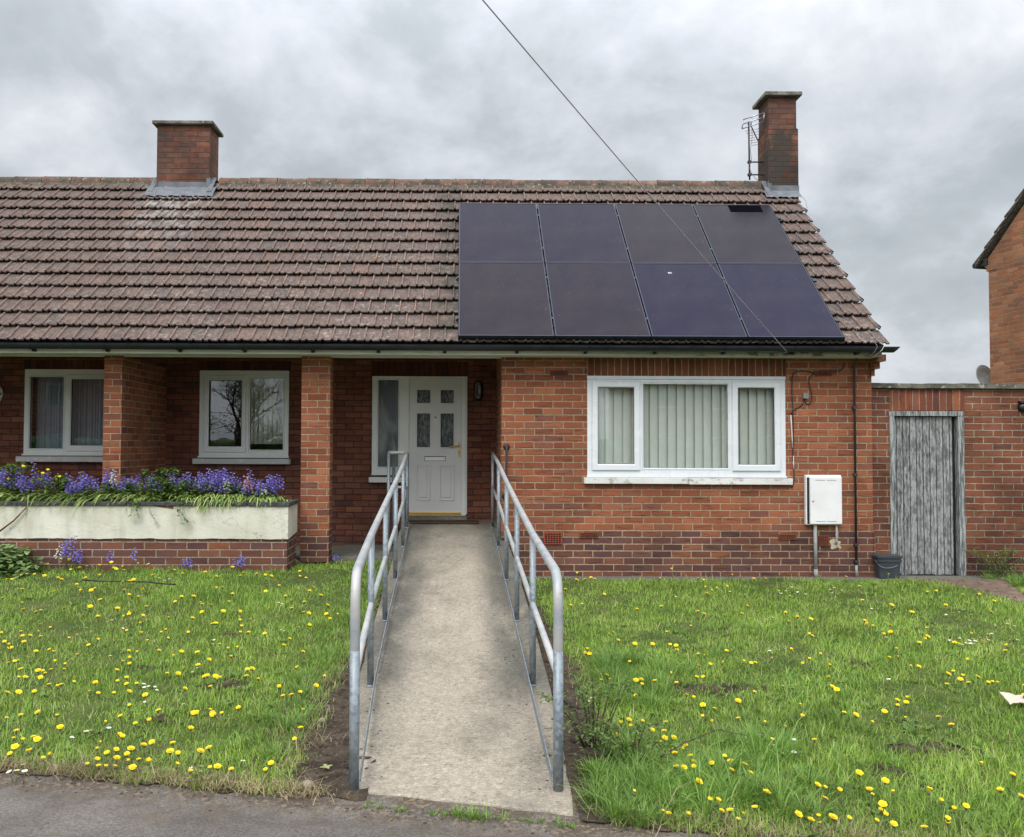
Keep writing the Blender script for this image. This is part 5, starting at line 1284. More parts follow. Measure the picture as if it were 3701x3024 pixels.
# longer dark tufts where the mower does not reach
def tufts(spots, name, mat, Lm, nb_, spread, stuff=True, dirbias=None):
    X = []; A = []; LL = []
    for (x, y, s) in spots:
        m = int(nb_*s); a = NR_.uniform(0, 2*np.pi, m); r_ = np.abs(NR_.normal(0, spread*s, m))
        X.append(np.stack([x+r_*np.cos(a), y+r_*np.sin(a)], 1)); A.append(a if dirbias is None else dirbias+NR_.normal(0, .7, m)); LL.append(Lm*s*NR_.lognormal(-.1, .35, m))
    X = np.concatenate(X); A = np.concatenate(A); LL = np.concatenate(LL); n = len(X)
    return blades(name, X, gzv(X[:,0], X[:,1])-.012, LL, NR_.uniform(.0035, .006, n), A, np.clip(NR_.normal(.75, .25, n), .2, 1.2), mat, kind='stuff')
q = random.Random(21); sp = []
for _ in range(46): sp.append((.98+abs(q.gauss(0, .22)), q.uniform(-5.05, -3.9), q.uniform(.6, 1.15)))
for _ in range(60): sp.append((q.uniform(.86, 1.75), q.uniform(-6.55, -5.65), q.uniform(.6, 1.2)))
for _ in range(60): sp.append((q.uniform(.62, 1.0), q.uniform(-6.6, -6.0), q.uniform(.4, .85)))
for _ in range(60): yy = q.uniform(-5.9, -.9); sp.append((-.88+.05*min(1, max(0, (yy+5)/1.2))-abs(q.gauss(0, .15)), yy, q.uniform(.45, .85)))
for _ in range(24): x = q.uniform(.7, 6.5); sp.append((x, -.22-abs(q.gauss(0, .04)), q.uniform(.2, .45)))
for _ in range(50): sp.append((q.uniform(-7.2, -2.0), -.60-abs(q.gauss(0, .05)), q.uniform(.4, .8)))
for _ in range(60):
    D = q.uniform(3.6, 8); x = q.uniform(1.3, .70*D); sp.append((x, D-10.2, q.uniform(.35, .7)))
for _ in range(40): sp.append((q.uniform(6.35, 7.4), q.uniform(-1.0, .0), q.uniform(.6, 1.1)))
for _ in range(22): x = q.uniform(-.45, .5); sp.append((x, EDGE(x)+.02+q.gauss(0, .015), q.uniform(.12, .28) if abs(x-.07) > .1 else q.uniform(.25, .5)))
sp = [s for s in sp if not in_poly(s[0], s[1], PATH)]
tufts(sp, 'long_grass', M['clump'], .115, 95, .055)
# straw and dead grass along the pavement and on the bare soil
sp = []
for _ in range(160): x = q.uniform(-3.6, -.6); sp.append((x, EDGE(x)+.06+abs(q.gauss(0, .025)), q.uniform(.3, .8)))
for _ in range(40): x = q.uniform(.6, 2.6); sp.append((x, EDGE(x)+.07+q.gauss(0, .03), q.uniform(.3, .6)))
for _ in range(70): sp.append((-.86+q.gauss(0, .06), q.uniform(-6.1, -2.5), q.uniform(.3, .9)))
for _ in range(20): sp.append((.85+q.gauss(0, .06), q.uniform(-6.2, -3.9), q.uniform(.3, .7)))
for _ in range(30): D = q.uniform(4.4, 8); sp.append((q.uniform(-.5*D, -1.1), D-10.2, q.uniform(.3, .6)))
X = []; 
for (x, y, s) in sp:
    m = int(26*s); X.append(np.stack([NR_.normal(x, .045, m), NR_.normal(y, .03, m)], 1))
X = np.concatenate(X); n = len(X)
blades('dead_grass', X, gzv(X[:,0], X[:,1])-.004+NR_.uniform(0, .012, n), NR_.lognormal(-2.9, .4, n), NR_.uniform(.002, .0042, n), NR_.uniform(0, 6.28, n), np.clip(NR_.normal(1.15, .12, n), .7, 1.3), M['straw'], kind='stuff')
# broad low leaves between the blades (clover, dandelion and daisy rosettes)
def leafmesh(mb, c, L, w, az, pitch, r, curl=.25, mi=0, n=3, seg=4):
    d = Vector((math.cos(az)*math.cos(pitch), math.sin(az)*math.cos(pitch), math.sin(pitch))); s_ = Vector((-math.sin(az), math.cos(az), 0))
    vs = []
    for i in range(seg+1):
        t = i/seg; wd = w*math.sin(math.pi*min(1, .10+.90*t))**.8*.5 if t < 1 else 0
        p = Vector(c)+d*(L*t)+Vector((0, 0, -curl*L*t*t)); vs += [p-s_*wd, p+s_*wd]
    mb.add(vs, [(2*i, 2*i+1, 2*i+3, 2*i+2) for i in range(seg)], mi, True, rnd=r)
def in_lawn(x, y):
    if x < 0: return x < -1.05 and y > EDGE(x)+.06 and (y < -.60)
    return x > .9 and y < -.2 and y > EDGE(x)+.06 and not in_poly(x, y, PATH)
mb = MB(); cnt = 0
while cnt < 900:
    D = q.uniform(3.3, 9.6)**1.0; x = q.uniform(-.58*D, .70*D); y = D-10.2
    if not in_lawn(x, y) or q.random() > (5.0/D)**1.2: continue
    cnt += 1; z = float(gzv(np.array([x]), np.array([y]))[0])
    k = q.choice((3, 4, 5, 6)); a0 = q.uniform(0, 6.3); big = q.random() < .3
    for i in range(k): leafmesh(mb, (x, y, z+.004), (q.uniform(.05, .10) if big else q.uniform(.02, .04)), (q.uniform(.018, .028) if big else q.uniform(.014, .022)), a0+6.283*i/k+q.uniform(-.3, .3), q.uniform(.25, .9), q.random(), .35)
tag(mb.build('lawn_weeds', M['weed']), kind='stuff')
# crumbs of soil, worm casts and grit
mb = MB()
def clod(mb, x, y, z, r, mi=0, sq=.7):
    n = 6; vs = [(x, y, z+r*sq)]; j = [q.uniform(.7, 1.3) for _ in range(12)]
    for ring_, (rr, hh) in enumerate(((.75, .45), (1.0, 0.0))):
        for k in range(n):
            a = 6.283*(k+.5*ring_)/n; f = j[(k+ring_*5) % 12]; vs.append((x+r*rr*f*math.cos(a), y+r*rr*f*math.sin(a), z+r*sq*hh*f))
    fs = [(0, 1+k, 1+(k+1) % n) for k in range(n)]+[(1+k, 1+n+k, 1+n+(k+1) % n, 1+(k+1) % n) for k in range(n)]
    mb.add(vs, fs, mi, True)
for _ in range(2600):
    s_ = q.random()
    if s_ < .62: x, y = q.uniform(-1.08, -.52), q.uniform(-6.2, .1)
    else: x, y = q.uniform(.52, .92), q.uniform(-6.3, -.3)
    if -.74 < x < .61 and not (y < -5.2 and (x < -.53 or x > .55)): continue
    clod(mb, x, y, max(.004, soil_z(x, y))-.003, abs(q.gauss(0, .010))+.004)
for _ in range(60):                                        # worm casts and scuffed earth on the lawns
    D = q.uniform(3.8, 8.2); x = q.uniform(-.54*D, .66*D); y = D-10.2
    if not in_lawn(x, y): continue
    for _k in range(q.randint(5, 22)): clod(mb, x+q.gauss(0, .05), y+q.gauss(0, .025), float(gzv(np.array([x]), np.array([y]))[0])+.004, q.uniform(.006, .018))
for (x, y, s) in ((1.75, -4.65, 1.6), (1.55, -4.72, 1.0), (1.35, -4.55, .8), (2.35, -5.75, .6), (2.62, -5.72, .6), (2.15,-6.05,.5), (2.95,-4.05,.6), (-2.6,-2.6,.6), (-1.9,-3.3,.5), (-2.2,-4.2,.45), (-1.5,-4.6,.5), (-3.1,-1.95,.6), (-1.75,-5.3,.4)):
    for _k in range(int(70*s)): clod(mb, x+q.gauss(0, .10*s), y+q.gauss(0, .05), float(gzv(np.array([x]), np.array([y]))[0])+.004, q.uniform(.008, .022))
for _ in range(170):                                       # bits trodden on to the ramp, mostly along its edges
    y = q.uniform(-6.3, .3); sd_ = q.choice((-1, 1)); x = (-.56 if sd_ < 0 else .42)+abs(q.gauss(0, .10))*(-sd_)
    clod(mb, x, y, ramp_z(y)-.002, q.uniform(.004, .012), 0, .5)
for _ in range(420):                                       # and along the edge of the pavement
    x = q.uniform(-3.4, 2.6); y = EDGE(x)+.05-abs(q.gauss(0, .09)); clod(mb, x, y, .003, q.uniform(.003, .010), 0, .5)
for _ in range(500):
    x, y = q.uniform(5.4, 6.6), q.uniform(-2.6, -.22)
    if in_poly(x, y, PATH): clod(mb, x, y, .026, q.uniform(.003, .013), 0, .5)
tag(mb.build('soil_crumbs', M['soil']), kind='stuff')
mb = MB()
for _ in range(420):
    x = q.uniform(-1.0, .95); y = q.uniform(-6.5, -.3)
    if -.70 < x < .58: 
        if q.random() < .8: continue
        z = ramp_z(y)
    else: z = max(.004, soil_z(x, y))
    clod(mb, x, y, z-.001, q.uniform(.002, .006), 0, .6)
tag(mb.build('grit', M['stone']), kind='stuff')
for (x, y, r_, lab) in ((-.84,-4.29,.026,'small round beige stone on bare soil beside the left handrail'), (-.80,-5.28,.030,'flat pale stone on bare soil close to the left handrail post'), (-.72,-6.20,.034,'pale broken stone at the corner of the ramp and pavement'),
                       (.78,-4.78,.020,'white pebble on bare soil behind the right front handrail post'), (.80,-4.72,.026,'larger white pebble on the bare soil beside the right lawn')):
    mb = MB(); clod(mb, x, y, .01, r_, 0, .75); o = mb.build('stone', M['stone'] if r_ > .027 or x < 0 else M['petal']); md = o.modifiers.new('s', 'SUBSURF'); md.levels = md.render_levels = 2
    tag(o, lab, 'stone', 'stones on the bare soil')

# ---------------------------------------------------------------- dandelions and daisies
def dandelion_mesh(name, rad, h, half, seed):
    q2 = random.Random(seed); mb = MB(); lx, ly = q2.uniform(-.02, .02), q2.uniform(-.02, .02)
    mb.tube([(0,0,-.01), (lx*.3,ly*.3,h*.5), (lx,ly,h)], [.0028,.0024,.0022], 5, 1, rnd_=None) if False else None
    b = len(mb.v); mb.tube([(0,0,-.01), (lx*.3,ly*.3,h*.5), (lx,ly,h)], [.0028,.0024,.0022], 5, 1)
    mb.lathe([(.0022,h-.016),(.0070,h-.010),(.0075,h-.004),(.004,h-.001)], (lx,ly,0), 'Z', 8, 1)
    for i in range(b, len(mb.v)): mb.at.setdefault('rnd', {})[i] = .5
    tilt = Vector((q2.uniform(-.3,.3), q2.uniform(-.55,.0), 1)).normalized(); rot = Vector((0,0,1)).rotation_difference(tilt)
    c = Vector((lx,ly,h+.003))
    for layer, (k, rr, up) in enumerate(((15, 1.0, .18 if not half else 1.2), (12, .74, .5 if not half else 1.5), (8, .42, .95 if not half else 2.0))):
        for i in range(k):
            a = 6.283*(i+.5*layer)/k+q2.uniform(-.1,.1); r_ = rad*rr*q2.uniform(.88,1.1)
            e = rot @ Vector((math.cos(a), math.sin(a), up)).normalized(); s_ = rot @ Vector((-math.sin(a), math.cos(a), 0))
            w = r_*.20+.0012; L = r_*1.02
            vs = [c-s_*w*.5, c+s_*w*.5, c+e*L*.8+s_*w, c+e*L, c+e*L*.8-s_*w]
            mb.add(vs, [(0,1,2,3,4)], 0, False, rnd=q2.random())
    me = mb.mesh(name); me.materials.append(M['yellow']); me.materials.append(M['stalk']); return me
LOOKS = []
for si, (sw, rad) in enumerate((('small', .0115), ('medium-sized', .0155), ('large', .0200))):
    for hi, (hw, h) in enumerate((('low', .060), ('short-stemmed', .088), ('tall-stemmed', .125))):
        for half in (False, True):
            LOOKS.append((sw, hw, half, [dandelion_mesh('dandelion', rad, h, half, 100+si*20+hi*4+half*2+v) for v in range(2)]))
def where(x, y):
    e = y-EDGE(x)
    if x < 0:
        if y > -.75: return 'against the planter base'
        if x > -1.35 and y > -2.2: return 'below the brick porch pillar'
        if x > -1.45: return 'by the bare soil left of the ramp'
        if abs(y+1.8) < .42 and -4.2 < x < -2.5: return 'near the black cable on the lawn'
        if e < .55: return 'on the left lawn at the pavement'
        if e < 1.3: return 'left lawn, a step from the pavement'
        if y > -1.5 and x < -3.6: return 'on the lawn below the left window'
        if y > -1.5: return 'on the lawn below the middle window'
        if y > -3.1: return 'left lawn behind its middle, %s' % ('by the picture edge' if x < -2.9 else 'towards the ramp')
        return 'middle of the left lawn, %s' % ('by the picture edge' if x < -2.2 else 'towards the ramp')
    if y > -.55: return 'by the concrete strip below the house'
    if x < 1.25 and y < -5.3: return 'beside the weeds at the right handrail'
    if x < 1.15: return 'beside the right handrail'
    if y < -5.6: return 'nearest corner of the right lawn' if x > 1.9 else 'front of the right lawn near the ramp'
    if x > 2.5 and y < -4.5: return 'near the crumpled card'
    if x > 4.2 and y > -2.4: return 'by the dirt path'
    if y > -2.0: return 'on the lawn below the wide window'
    if x > 3.0: return 'in the daisy patch, right lawn'
    if y > -3.8: return 'right lawn behind its middle'
    return 'mid right lawn, %s' % ('by the scuffed earth' if x < 2.2 else 'right of the scuffed earth')
def grp(x): return 'dandelions on the left lawn' if x < 0 else 'dandelions on the right lawn'
pts = []
for s_ in DAND.split():
    a, b = s_.split(','); x, y = int(a)/100, int(b)/100
    if x < 0 and x < -1.96 and y > -.62: y = -.62-abs(q.gauss(0, .03))
    if x > 0 and y > -.2: y = -.21
    y = max(y, EDGE(x)+.10)
    pts.append((x, y))
pts.sort(key=lambda p: math.hypot(p[0], p[1]+10.2))
rest = MB()
for i, (x, y) in enumerate(pts):
    z = float(gzv(np.array([x]), np.array([y]))[0])-.004
    r_ = q.random(); si = 0 if r_ < .28 else 1 if r_ < .68 else 2
    far = y > -3
    if far and si == 0: si = 1
    hi = q.choice((0, 1, 1, 2)); half = q.random() < (.2 if x < 0 else .3)
    sw, hw, hf, mes = LOOKS[si*6+hi*2+int(half)]
    me = mes[q.randint(0, 1)]; rot = q.gauss(0, .55); sc = q.uniform(.92, 1.12)*(1.08 if far else .92)
    mat_ = Matrix.Translation((x, y, z)) @ Matrix.Rotation(rot, 4, 'Z') @ Matrix.Scale(sc, 4)
    if i < 300:
        o = bpy.data.objects.new('dandelion', me); C.objects.link(o); o.matrix_world = mat_
        tag(o, '%s %s yellow dandelion, %s, %s' % (sw, hw, 'half closed' if hf else 'fully open', where(x, y)), 'dandelion', grp(x))
    else:
        rn = me.attributes['rnd'].data
        rest.add([mat_ @ v.co for v in me.vertices], [], rnd=[a.value for a in rn]); b0 = len(rest.v)-len(me.vertices)
        for p in me.polygons: rest.f.append(tuple(b0+k for k in p.vertices)); rest.mi.append(p.material_index); rest.sm.append(p.use_smooth)
tag(rest.build('dandelions', [M['yellow'], M['stalk']]), kind='stuff')
def daisy_mesh(seed):
    q2 = random.Random(seed); mb = MB(); h = .045; b = 0
    mb.tube([(0,0,-.01),(.004,0,h)], .0016, 4, 1)
    mb.lathe([(.0038,h+.001),(.0034,h+.003),(.0001,h+.0045)], (.004,0,0), 'Z', 8, 2)
    for i in range(len(mb.v)): mb.at.setdefault('rnd', {})[i] = .6
    for i in range(12):
        a = 6.283*i/12; e = Vector((math.cos(a), math.sin(a), .18)); s_ = Vector((-math.sin(a), math.cos(a), 0)); c = Vector((.004,0,h+.001)); r_ = .0115*q2.uniform(.9,1.1)
        mb.add([c-s_*.001, c+s_*.001, c+e*r_*.75+s_*.0026, c+e*r_, c+e*r_*.75-s_*.0026], [(0,1,2,3,4)], 0, False, rnd=q2.random())
    me = mb.mesh('daisy')
    for m_ in ('petal', 'stalk', 'yellow'): me.materials.append(M[m_])
    return me
dm = [daisy_mesh(s_) for s_ in (1, 2, 3)]
for s_ in DAISY.split():
    a, b = s_.split(','); x, y = int(a)/100, int(b)/100; z = float(gzv(np.array([x]), np.array([y]))[0])-.003
    if y > -.65: continue
    o = bpy.data.objects.new('daisy', q.choice(dm)); C.objects.link(o); sc = q.uniform(.95, 1.35)
    o.location = (x, y, z); o.rotation_euler = (q.uniform(-.2,.35), q.uniform(-.2,.2), q.uniform(0, 6.3)); o.scale = (sc,)*3
    tag(o, '%s white daisy %s' % ('larger' if sc > 1.15 else 'small', where(x, y)), 'daisy', 'daisies on the lawns')

# ---------------------------------------------------------------- plants of the planter
def strap(mb, base, az, L, w, rise, droop, r, seg=7, mi=0):
    d = Vector((math.cos(az), math.sin(az), 0)); s_ = Vector((-math.sin(az), math.cos(az), 0)); vs = []
    for i in range(seg+1):
        t = i/seg; p = Vector(base)+d*(L*t*.8)+Vector((0, 0, L*(rise*t-droop*t*t))); wd = w*.5*(1-t**2.2)+.0006
        vs += [p-s_*wd+Vector((0,0,.15*wd)), p+s_*wd+Vector((0,0,.15*wd))]
    mb.add(vs, [(2*i, 2*i+1, 2*i+3, 2*i+2) for i in range(seg)], mi, True, rnd=r)
def bell(mb, c, dirv, s_, r, mi=0):
    d = dirv.normalized(); a = d.orthogonal().normalized(); b = d.cross(a); vs = []
    for (rr, t) in ((.18, 0), (.50, .35), (.46, .7), (.78, 1.05)):
        for k in range(6):
            an = 6.283*k/6; f = rr*(1.0 if t < 1 or k % 2 == 0 else .62); vs.append(Vector(c)+d*(s_*t)+(a*math.cos(an)+b*math.sin(an))*(s_*.55*f))
    mb.add(vs, [(j*6+k, j*6+(k+1) % 6, (j+1)*6+(k+1) % 6, (j+1)*6+k) for j in range(3) for k in range(6)]+[tuple(range(6))], mi, False, rnd=r)
def bluebell(loc, height, label, flower='bluebell', stems=4, seed=0, spread=.055, leaves=9, group='bluebells in the planter', leafL=.26):
    q2 = random.Random(seed); t = thing('bluebell', loc, label, 'bluebell', group)
    lm = MB()
    for k in range(leaves): strap(lm, (q2.gauss(0,.02), q2.gauss(0,.02), -.01), q2.uniform(0,6.3), leafL*q2.uniform(.6,1.2), .016, q2.uniform(.5,1.0), q2.uniform(.5,1.0), q2.uniform(0,.75))
    o = lm.build('leaves', M['strap']); o.parent = t
    for k in range(stems):
        sm = MB(); fm = MB()
        h = height*q2.uniform(.78, 1.02); bx, by = q2.gauss(0, spread), q2.gauss(0, spread*.7)
        P = [Vector((bx*.4, by*.4, -.01)), Vector((bx*.8, by*.8, h*.5)), Vector((bx, by, h*.85)), Vector((bx*1.15+q2.gauss(0,.012), by*1.15, h))]
        b0 = len(sm.v); sm.tube(P, [.0035,.003,.0024,.0014], 5)
        for i in range(b0, len(sm.v)): sm.at.setdefault('rnd', {})[i] = q2.random()*.3
        nb2 = q2.randint(11, 16)
        for j in range(nb2):
            u = .56+.43*j/nb2; c = P[1].lerp(P[2], (u-.5)/.35) if u < .85 else P[2].lerp(P[3], (u-.85)/.15)
            a = j*2.4+q2.uniform(-.3,.3); out = Vector((math.cos(a), math.sin(a), 0)); drop = -.55 if u < .9 else .1
            rr = .026*(1.15-.5*(u-.56)/.43); bell(fm, c+out*rr*.6, out+Vector((0,0,drop)), .028*q2.uniform(.8,1.15)*(1.05-.3*(u-.56)/.43), q2.random())
        o = sm.build('stem', M['stalk']); o.parent = t
        f_ = fm.build('flower', M[flower]); f_.parent = o
    return t
BB = [(-5.27,1.34,5),(-5.22,1.26,4),(-5.09,1.24,4),(-4.94,1.31,3),(-4.97,1.39,1),(-4.59,1.15,3),(-4.40,1.22,4),(-4.26,1.24,4),(-4.18,1.34,4),(-3.94,1.25,5),(-3.87,1.17,3),(-3.68,1.22,3),(-3.46,1.31,2),(-5.40,1.33,4),
      (-5.05,1.26,3),(-4.38,1.30,4),(-4.20,1.16,3),(-3.30,1.25,4),(-3.23,1.20,3),(-3.17,1.27,3),(-3.05,1.33,6),(-2.98,1.30,6),(-2.89,1.38,3),(-2.93,1.25,4),(-2.75,1.30,4),(-2.45,1.37,1),(-2.50,1.25,4),(-2.37,1.22,4),(-2.22,1.25,5),(-2.25,1.13,3),(-3.08,1.23,4),(-2.49,1.13,3),
      (-5.6,1.28,4),(-5.85,1.30,4),(-4.82,1.22,4),(-4.68,1.27,3),(-4.50,1.19,4),(-4.02,1.22,4),(-3.78,1.27,4),(-3.58,1.19,3),(-3.40,1.20,4),(-3.36,1.27,2),(-2.84,1.19,4),(-2.66,1.22,4),(-2.58,1.17,3),(-2.30,1.17,4),(-5.16,1.17,4)]
def ref_of(x):
    R_ = [(-9,-4.95,'under the left porch window'),(-4.95,-4.55,'between the left porch window and the dividing wall'),(-4.55,-4.05,'in front of the dividing brick wall'),(-4.05,-3.45,'right of the dividing wall'),(-3.45,-2.95,'below the left half of the middle porch window'),(-2.95,-2.6,'below the right half of the middle porch window'),(-2.6,0,'at the planter end beside the porch pillar')]
    return next(t for a, b, t in R_ if a <= x < b)
def hw_(h, n): return ('tallest' if h > 1.36 else 'tall' if h > 1.29 else 'middling' if h > 1.2 else 'low')+(' dense' if n >= 5 else ' single-stemmed' if n == 1 else ' slender' if n <= 3 else '')
for i, (x, zt, n) in enumerate(BB):
    pink = abs(x+2.50) < .01 and zt > 1.2
    y = -.28+q.uniform(-.08, .10)
    bluebell((x, y, .93), zt-.93+.02, '%s %s clump %s' % (hw_(zt, n), 'pink and lilac bluebell' if pink else 'violet bluebell', ref_of(x)), 'pinkbell' if pink else 'bluebell', n, 50+i)
for i, (x, zt) in enumerate(((-3.24,1.14),(-2.72,1.27),(-2.30,1.17),(-4.08,1.42))):
    bluebell((x, -.36, .93), zt-.93, 'single %s white bluebell in the planter %s' % ('tall' if zt > 1.3 else 'low', ref_of(x)), 'whitebell', 1, 90+i, .01, 3, 'white bluebells in the planter')
for i, (x, zt, n, lf, lab) in enumerate(((-4.45,.58,4,14,'large leaning violet bluebell clump on the grass against the planter base'),(-4.35,.47,3,6,'low violet bluebell stem leaning right against the planter base'),(-4.60,.48,1,8,'white bluebell stem on the grass against the planter base'),(-4.03,.47,1,3,'lone violet bluebell on the lawn before the planter bricks, left of another'),(-3.78,.48,1,3,'lone violet bluebell on the lawn before the planter bricks, right of another'),
        (-3.10,.34,2,8,'short pale violet bluebell on the lawn by the planter brick base'),(-2.49,.36,3,9,'short violet bluebell clump on the lawn near the planter corner'),(-1.50,.30,1,4,'tiny pale bluebell by the concrete porch step'))):
    y = -.68 if x < -1.9 else -.05; z = float(gzv(np.array([x]), np.array([y]))[0])-.01
    bluebell((x, y, z), zt-z, lab, 'whitebell' if 'white' in lab else 'bluebell', n, 120+i, .04, lf, 'bluebells on the left lawn', .20)
# strap-leaved clumps spilling over the coping
def spill(x0, n, lab, az0, seed, L=.34, spread=.16):
    n = int(n*1.5)
    q2 = random.Random(seed); mb = MB()
    for k in range(n):
        x = q2.gauss(0, spread); strap(mb, (x, q2.uniform(-.05, .17), q2.uniform(-.01,.03)), az0+q2.gauss(0, .40), L*q2.uniform(.6, 1.15), .021, q2.uniform(.45, .95), q2.uniform(.70, 1.12), min(1, abs(q2.gauss(.55, .28))))
    o = mb.build('strap_leaf_clump', M['strap']); o.location = (x0, -.40, .945); tag(o, lab, 'leaf clump', 'strap leaves spilling over the planter')
    return o
spill(-5.32, 90, 'yellow-green strap leaves hanging over the coping at the picture edge', -2.35, 1, .36); spill(-5.75, 60, 'yellow-green strap leaves over the coping, mostly out of view', -2.2, 11)
spill(-4.72, 80, 'flattened pale strap leaves combed left along the coping under the left window', -2.65, 2, .38, .2)
spill(-4.25, 110, 'pale strap leaves combed left over the coping before the dividing wall', -2.5, 3, .36, .2)
spill(-3.80, 60, 'short strap leaves beside the trailing rose stems', -2.0, 4, .28)
spill(-3.10, 70, 'upright green strap leaves under the middle porch window sill', -1.7, 5, .26)
spill(-2.90, 110, 'bright strap leaves drooping over the coping below the middle window', -1.55, 6, .30, .13)
spill(-2.58, 90, 'drooping strap leaves left of the bare coping corner', -1.75, 7, .27, .13); spill(-2.28, 60, 'short strap leaves at the planter end near the pillar', -1.3, 8, .20, .10)
# leafy shrubs: many small leaflets on arching stems
def leafy(name, mat, loc, label, cat, stems, seed, leafL=.030, group=None, leafw=.62, n_leaf=26, fill=0, fillr=(.2,.1,.12), mb_stem='twig'):
    q2 = random.Random(seed); t = thing(name, loc, label, cat, group); sm = MB(); lm = MB()
    for P in stems:
        P = [Vector(p) for p in P]; sm.tube(P, [.004*(1-.7*i/(len(P)-1)) for i in range(len(P))], 5)
        for k in range(n_leaf):
            u = .12+.88*k/n_leaf; f = u*(len(P)-1); i = min(int(f), len(P)-2); c = P[i].lerp(P[i+1], f-i)
            for _ in range(2): leafmesh(lm, c+Vector((q2.gauss(0,.012), q2.gauss(0,.012), q2.gauss(0,.010))), leafL*q2.uniform(.7,1.3), leafL*leafw*q2.uniform(.8,1.2), q2.uniform(0,6.3), q2.uniform(-.5,.6), q2.random(), .3)
    for k in range(fill):
        g_ = lambda s_: max(-1.9, min(1.9, q2.gauss(0, 1)))*s_
        hx = g_(fillr[0]); c = Vector((hx, g_(fillr[1]), abs(g_(fillr[2]))*(1-.5*abs(hx)/(2*fillr[0])))); leafmesh(lm, c, leafL*q2.uniform(.7,1.4), leafL*leafw*q2.uniform(.8,1.2), q2.uniform(0,6.3), q2.uniform(-.4,.8), q2.random(), .3)
    if sm.v: o = sm.build('stems', M[mb_stem]); o.parent = t
    o = lm.build('leaves', M[mat]); o.parent = t
    return t
def up_stems(n, h, sp, seed):
    q2 = random.Random(seed); out = []
    for _ in range(n):
        a, b = q2.gauss(0, sp), q2.gauss(0, sp*.6); out.append([(a*.2,b*.2,0), (a*.6,b*.6,h*.55), (a,b,h*q2.uniform(.75,1.05)), (a*1.35,b*1.3,h*q2.uniform(.78,1.0))])
    return out
leafy('leafy_shrub', 'bush', (-3.58,-.28,.93), 'light green leafy shrub rising in the planter right of the dividing wall', 'shrub', up_stems(9,.40,.13,1), 1, .042, 'leafy shrubs in the planter', fill=1300, fillr=(.20,.09,.16))
leafy('leafy_shrub', 'bush', (-3.30,-.34,.93), 'spreading green shrub below the left half of the middle window', 'shrub', up_stems(6,.28,.12,2), 2, .042, 'leafy shrubs in the planter', fill=900, fillr=(.17,.09,.11))
leafy('leafy_shrub', 'bush', (-4.75,-.26,.93), 'dark leafy shrub in the planter under the left window', 'shrub', up_stems(7,.30,.14,3), 3, .042, 'leafy shrubs in the planter', fill=1500, fillr=(.28,.09,.14))
leafy('leafy_shrub', 'bush', (-5.35,-.24,.93), 'leafy shrub reaching the left window sill at the picture edge', 'shrub', up_stems(9,.46,.13,4), 4, .042, 'leafy shrubs in the planter', fill=1100, fillr=(.24,.09,.14))
leafy('leafy_shrub', 'bush', (-4.05,-.28,.93), 'low green shrub before the end of the dividing wall', 'shrub', up_stems(5,.22,.10,5), 5, .042, 'leafy shrubs in the planter', fill=1200, fillr=(.22,.09,.13))
leafy('leafy_shrub', 'bush', (-2.75,-.26,.93), 'low green shrub among bluebells below the right half of the middle window', 'shrub', up_stems(5,.24,.10,6), 6, .042, 'leafy shrubs in the planter', fill=1400, fillr=(.28,.09,.11))
leafy('leafy_shrub', 'bush', (-2.32,-.26,.93), 'small green shrub at the planter end', 'shrub', up_stems(4,.2,.07,7), 7, .042, 'leafy shrubs in the planter', fill=420, fillr=(.12,.07,.07))
leafy('trailing_rose', 'bush', (-3.72,-.50,.955), 'trailing stem with broad leaves hanging over the cream planter, leftmost of three', 'plant', [[(0,.05,0),(-.02,-.10,.0),(-.03,-.14,-.10),(-.05,-.11,-.22)], [(.03,.05,.0),(.03,-.10,.0),(.02,-.13,-.09),(.05,-.11,-.19)]], 31, .034, 'trailing stems over the planter', n_leaf=15)
leafy('trailing_rose', 'bush', (-3.52,-.50,.955), 'thin trailing stem with sparse leaves, between two fuller ones on the planter', 'plant', [[(0,.05,0),(-.02,-.10,.0),(-.03,-.12,-.10),(.02,-.11,-.20),(.05,-.10,-.27)]], 32, .026, 'trailing stems over the planter', n_leaf=12)
leafy('trailing_rose', 'bush', (-3.17,-.50,.955), 'trailing leafy stem hanging over the chipped render of the planter', 'plant', [[(0,.05,0),(-.02,-.10,.02),(-.03,-.13,-.10),(.03,-.11,-.20),(.10,-.10,-.24)], [(0,.05,0),(-.05,-.10,.02),(-.06,-.12,-.08),(.0,-.11,-.27)]], 33, .032, 'trailing stems over the planter', n_leaf=14)
leafy('ivy_bush', 'ivy', (-5.12,-.85,.12), 'rounded ivy bush against the planter at the picture edge', 'bush', up_stems(8,.34,.18,8), 8, .062, None, .95, 16, fill=1700, fillr=(.20,.12,.19))
leafy('yellow_weed', 'weed', (.72,-5.72,.01), 'scrubby weed with tiny yellow-green leaves at the right handrail foot', 'weed', up_stems(13,.34,.16,9), 9, .020, 'weeds on the soil', .55, 30, fill=60, fillr=(.14,.12,.06))
leafy('yellow_weed', 'weed', (.86,-5.95,.01), 'low tangled weed on the soil right of the ramp foot', 'weed', up_stems(12,.20,.17,10), 10, .022, 'weeds on the soil', .55, 26, fill=90, fillr=(.15,.14,.05))
leafy('yellow_weed', 'weed', (6.60,-.02,.01), 'wispy green weed at the outhouse wall right of the old door', 'weed', up_stems(16,.36,.16,11), 11, .030, 'weeds on the soil', .35, 22, fill=200, fillr=(.2,.07,.16), mb_stem='stalk')
t = thing('seedling', (-.655,-6.02,.012), 'small pale four-leaved seedling on the bare soil at the ramp foot', 'seedling'); lm = MB()
for k in range(4): leafmesh(lm, (0,0,.012), .040, .020, .5+k*1.5708, .45, .9, .3)
o = lm.build('leaves', M['strap']); o.parent = t
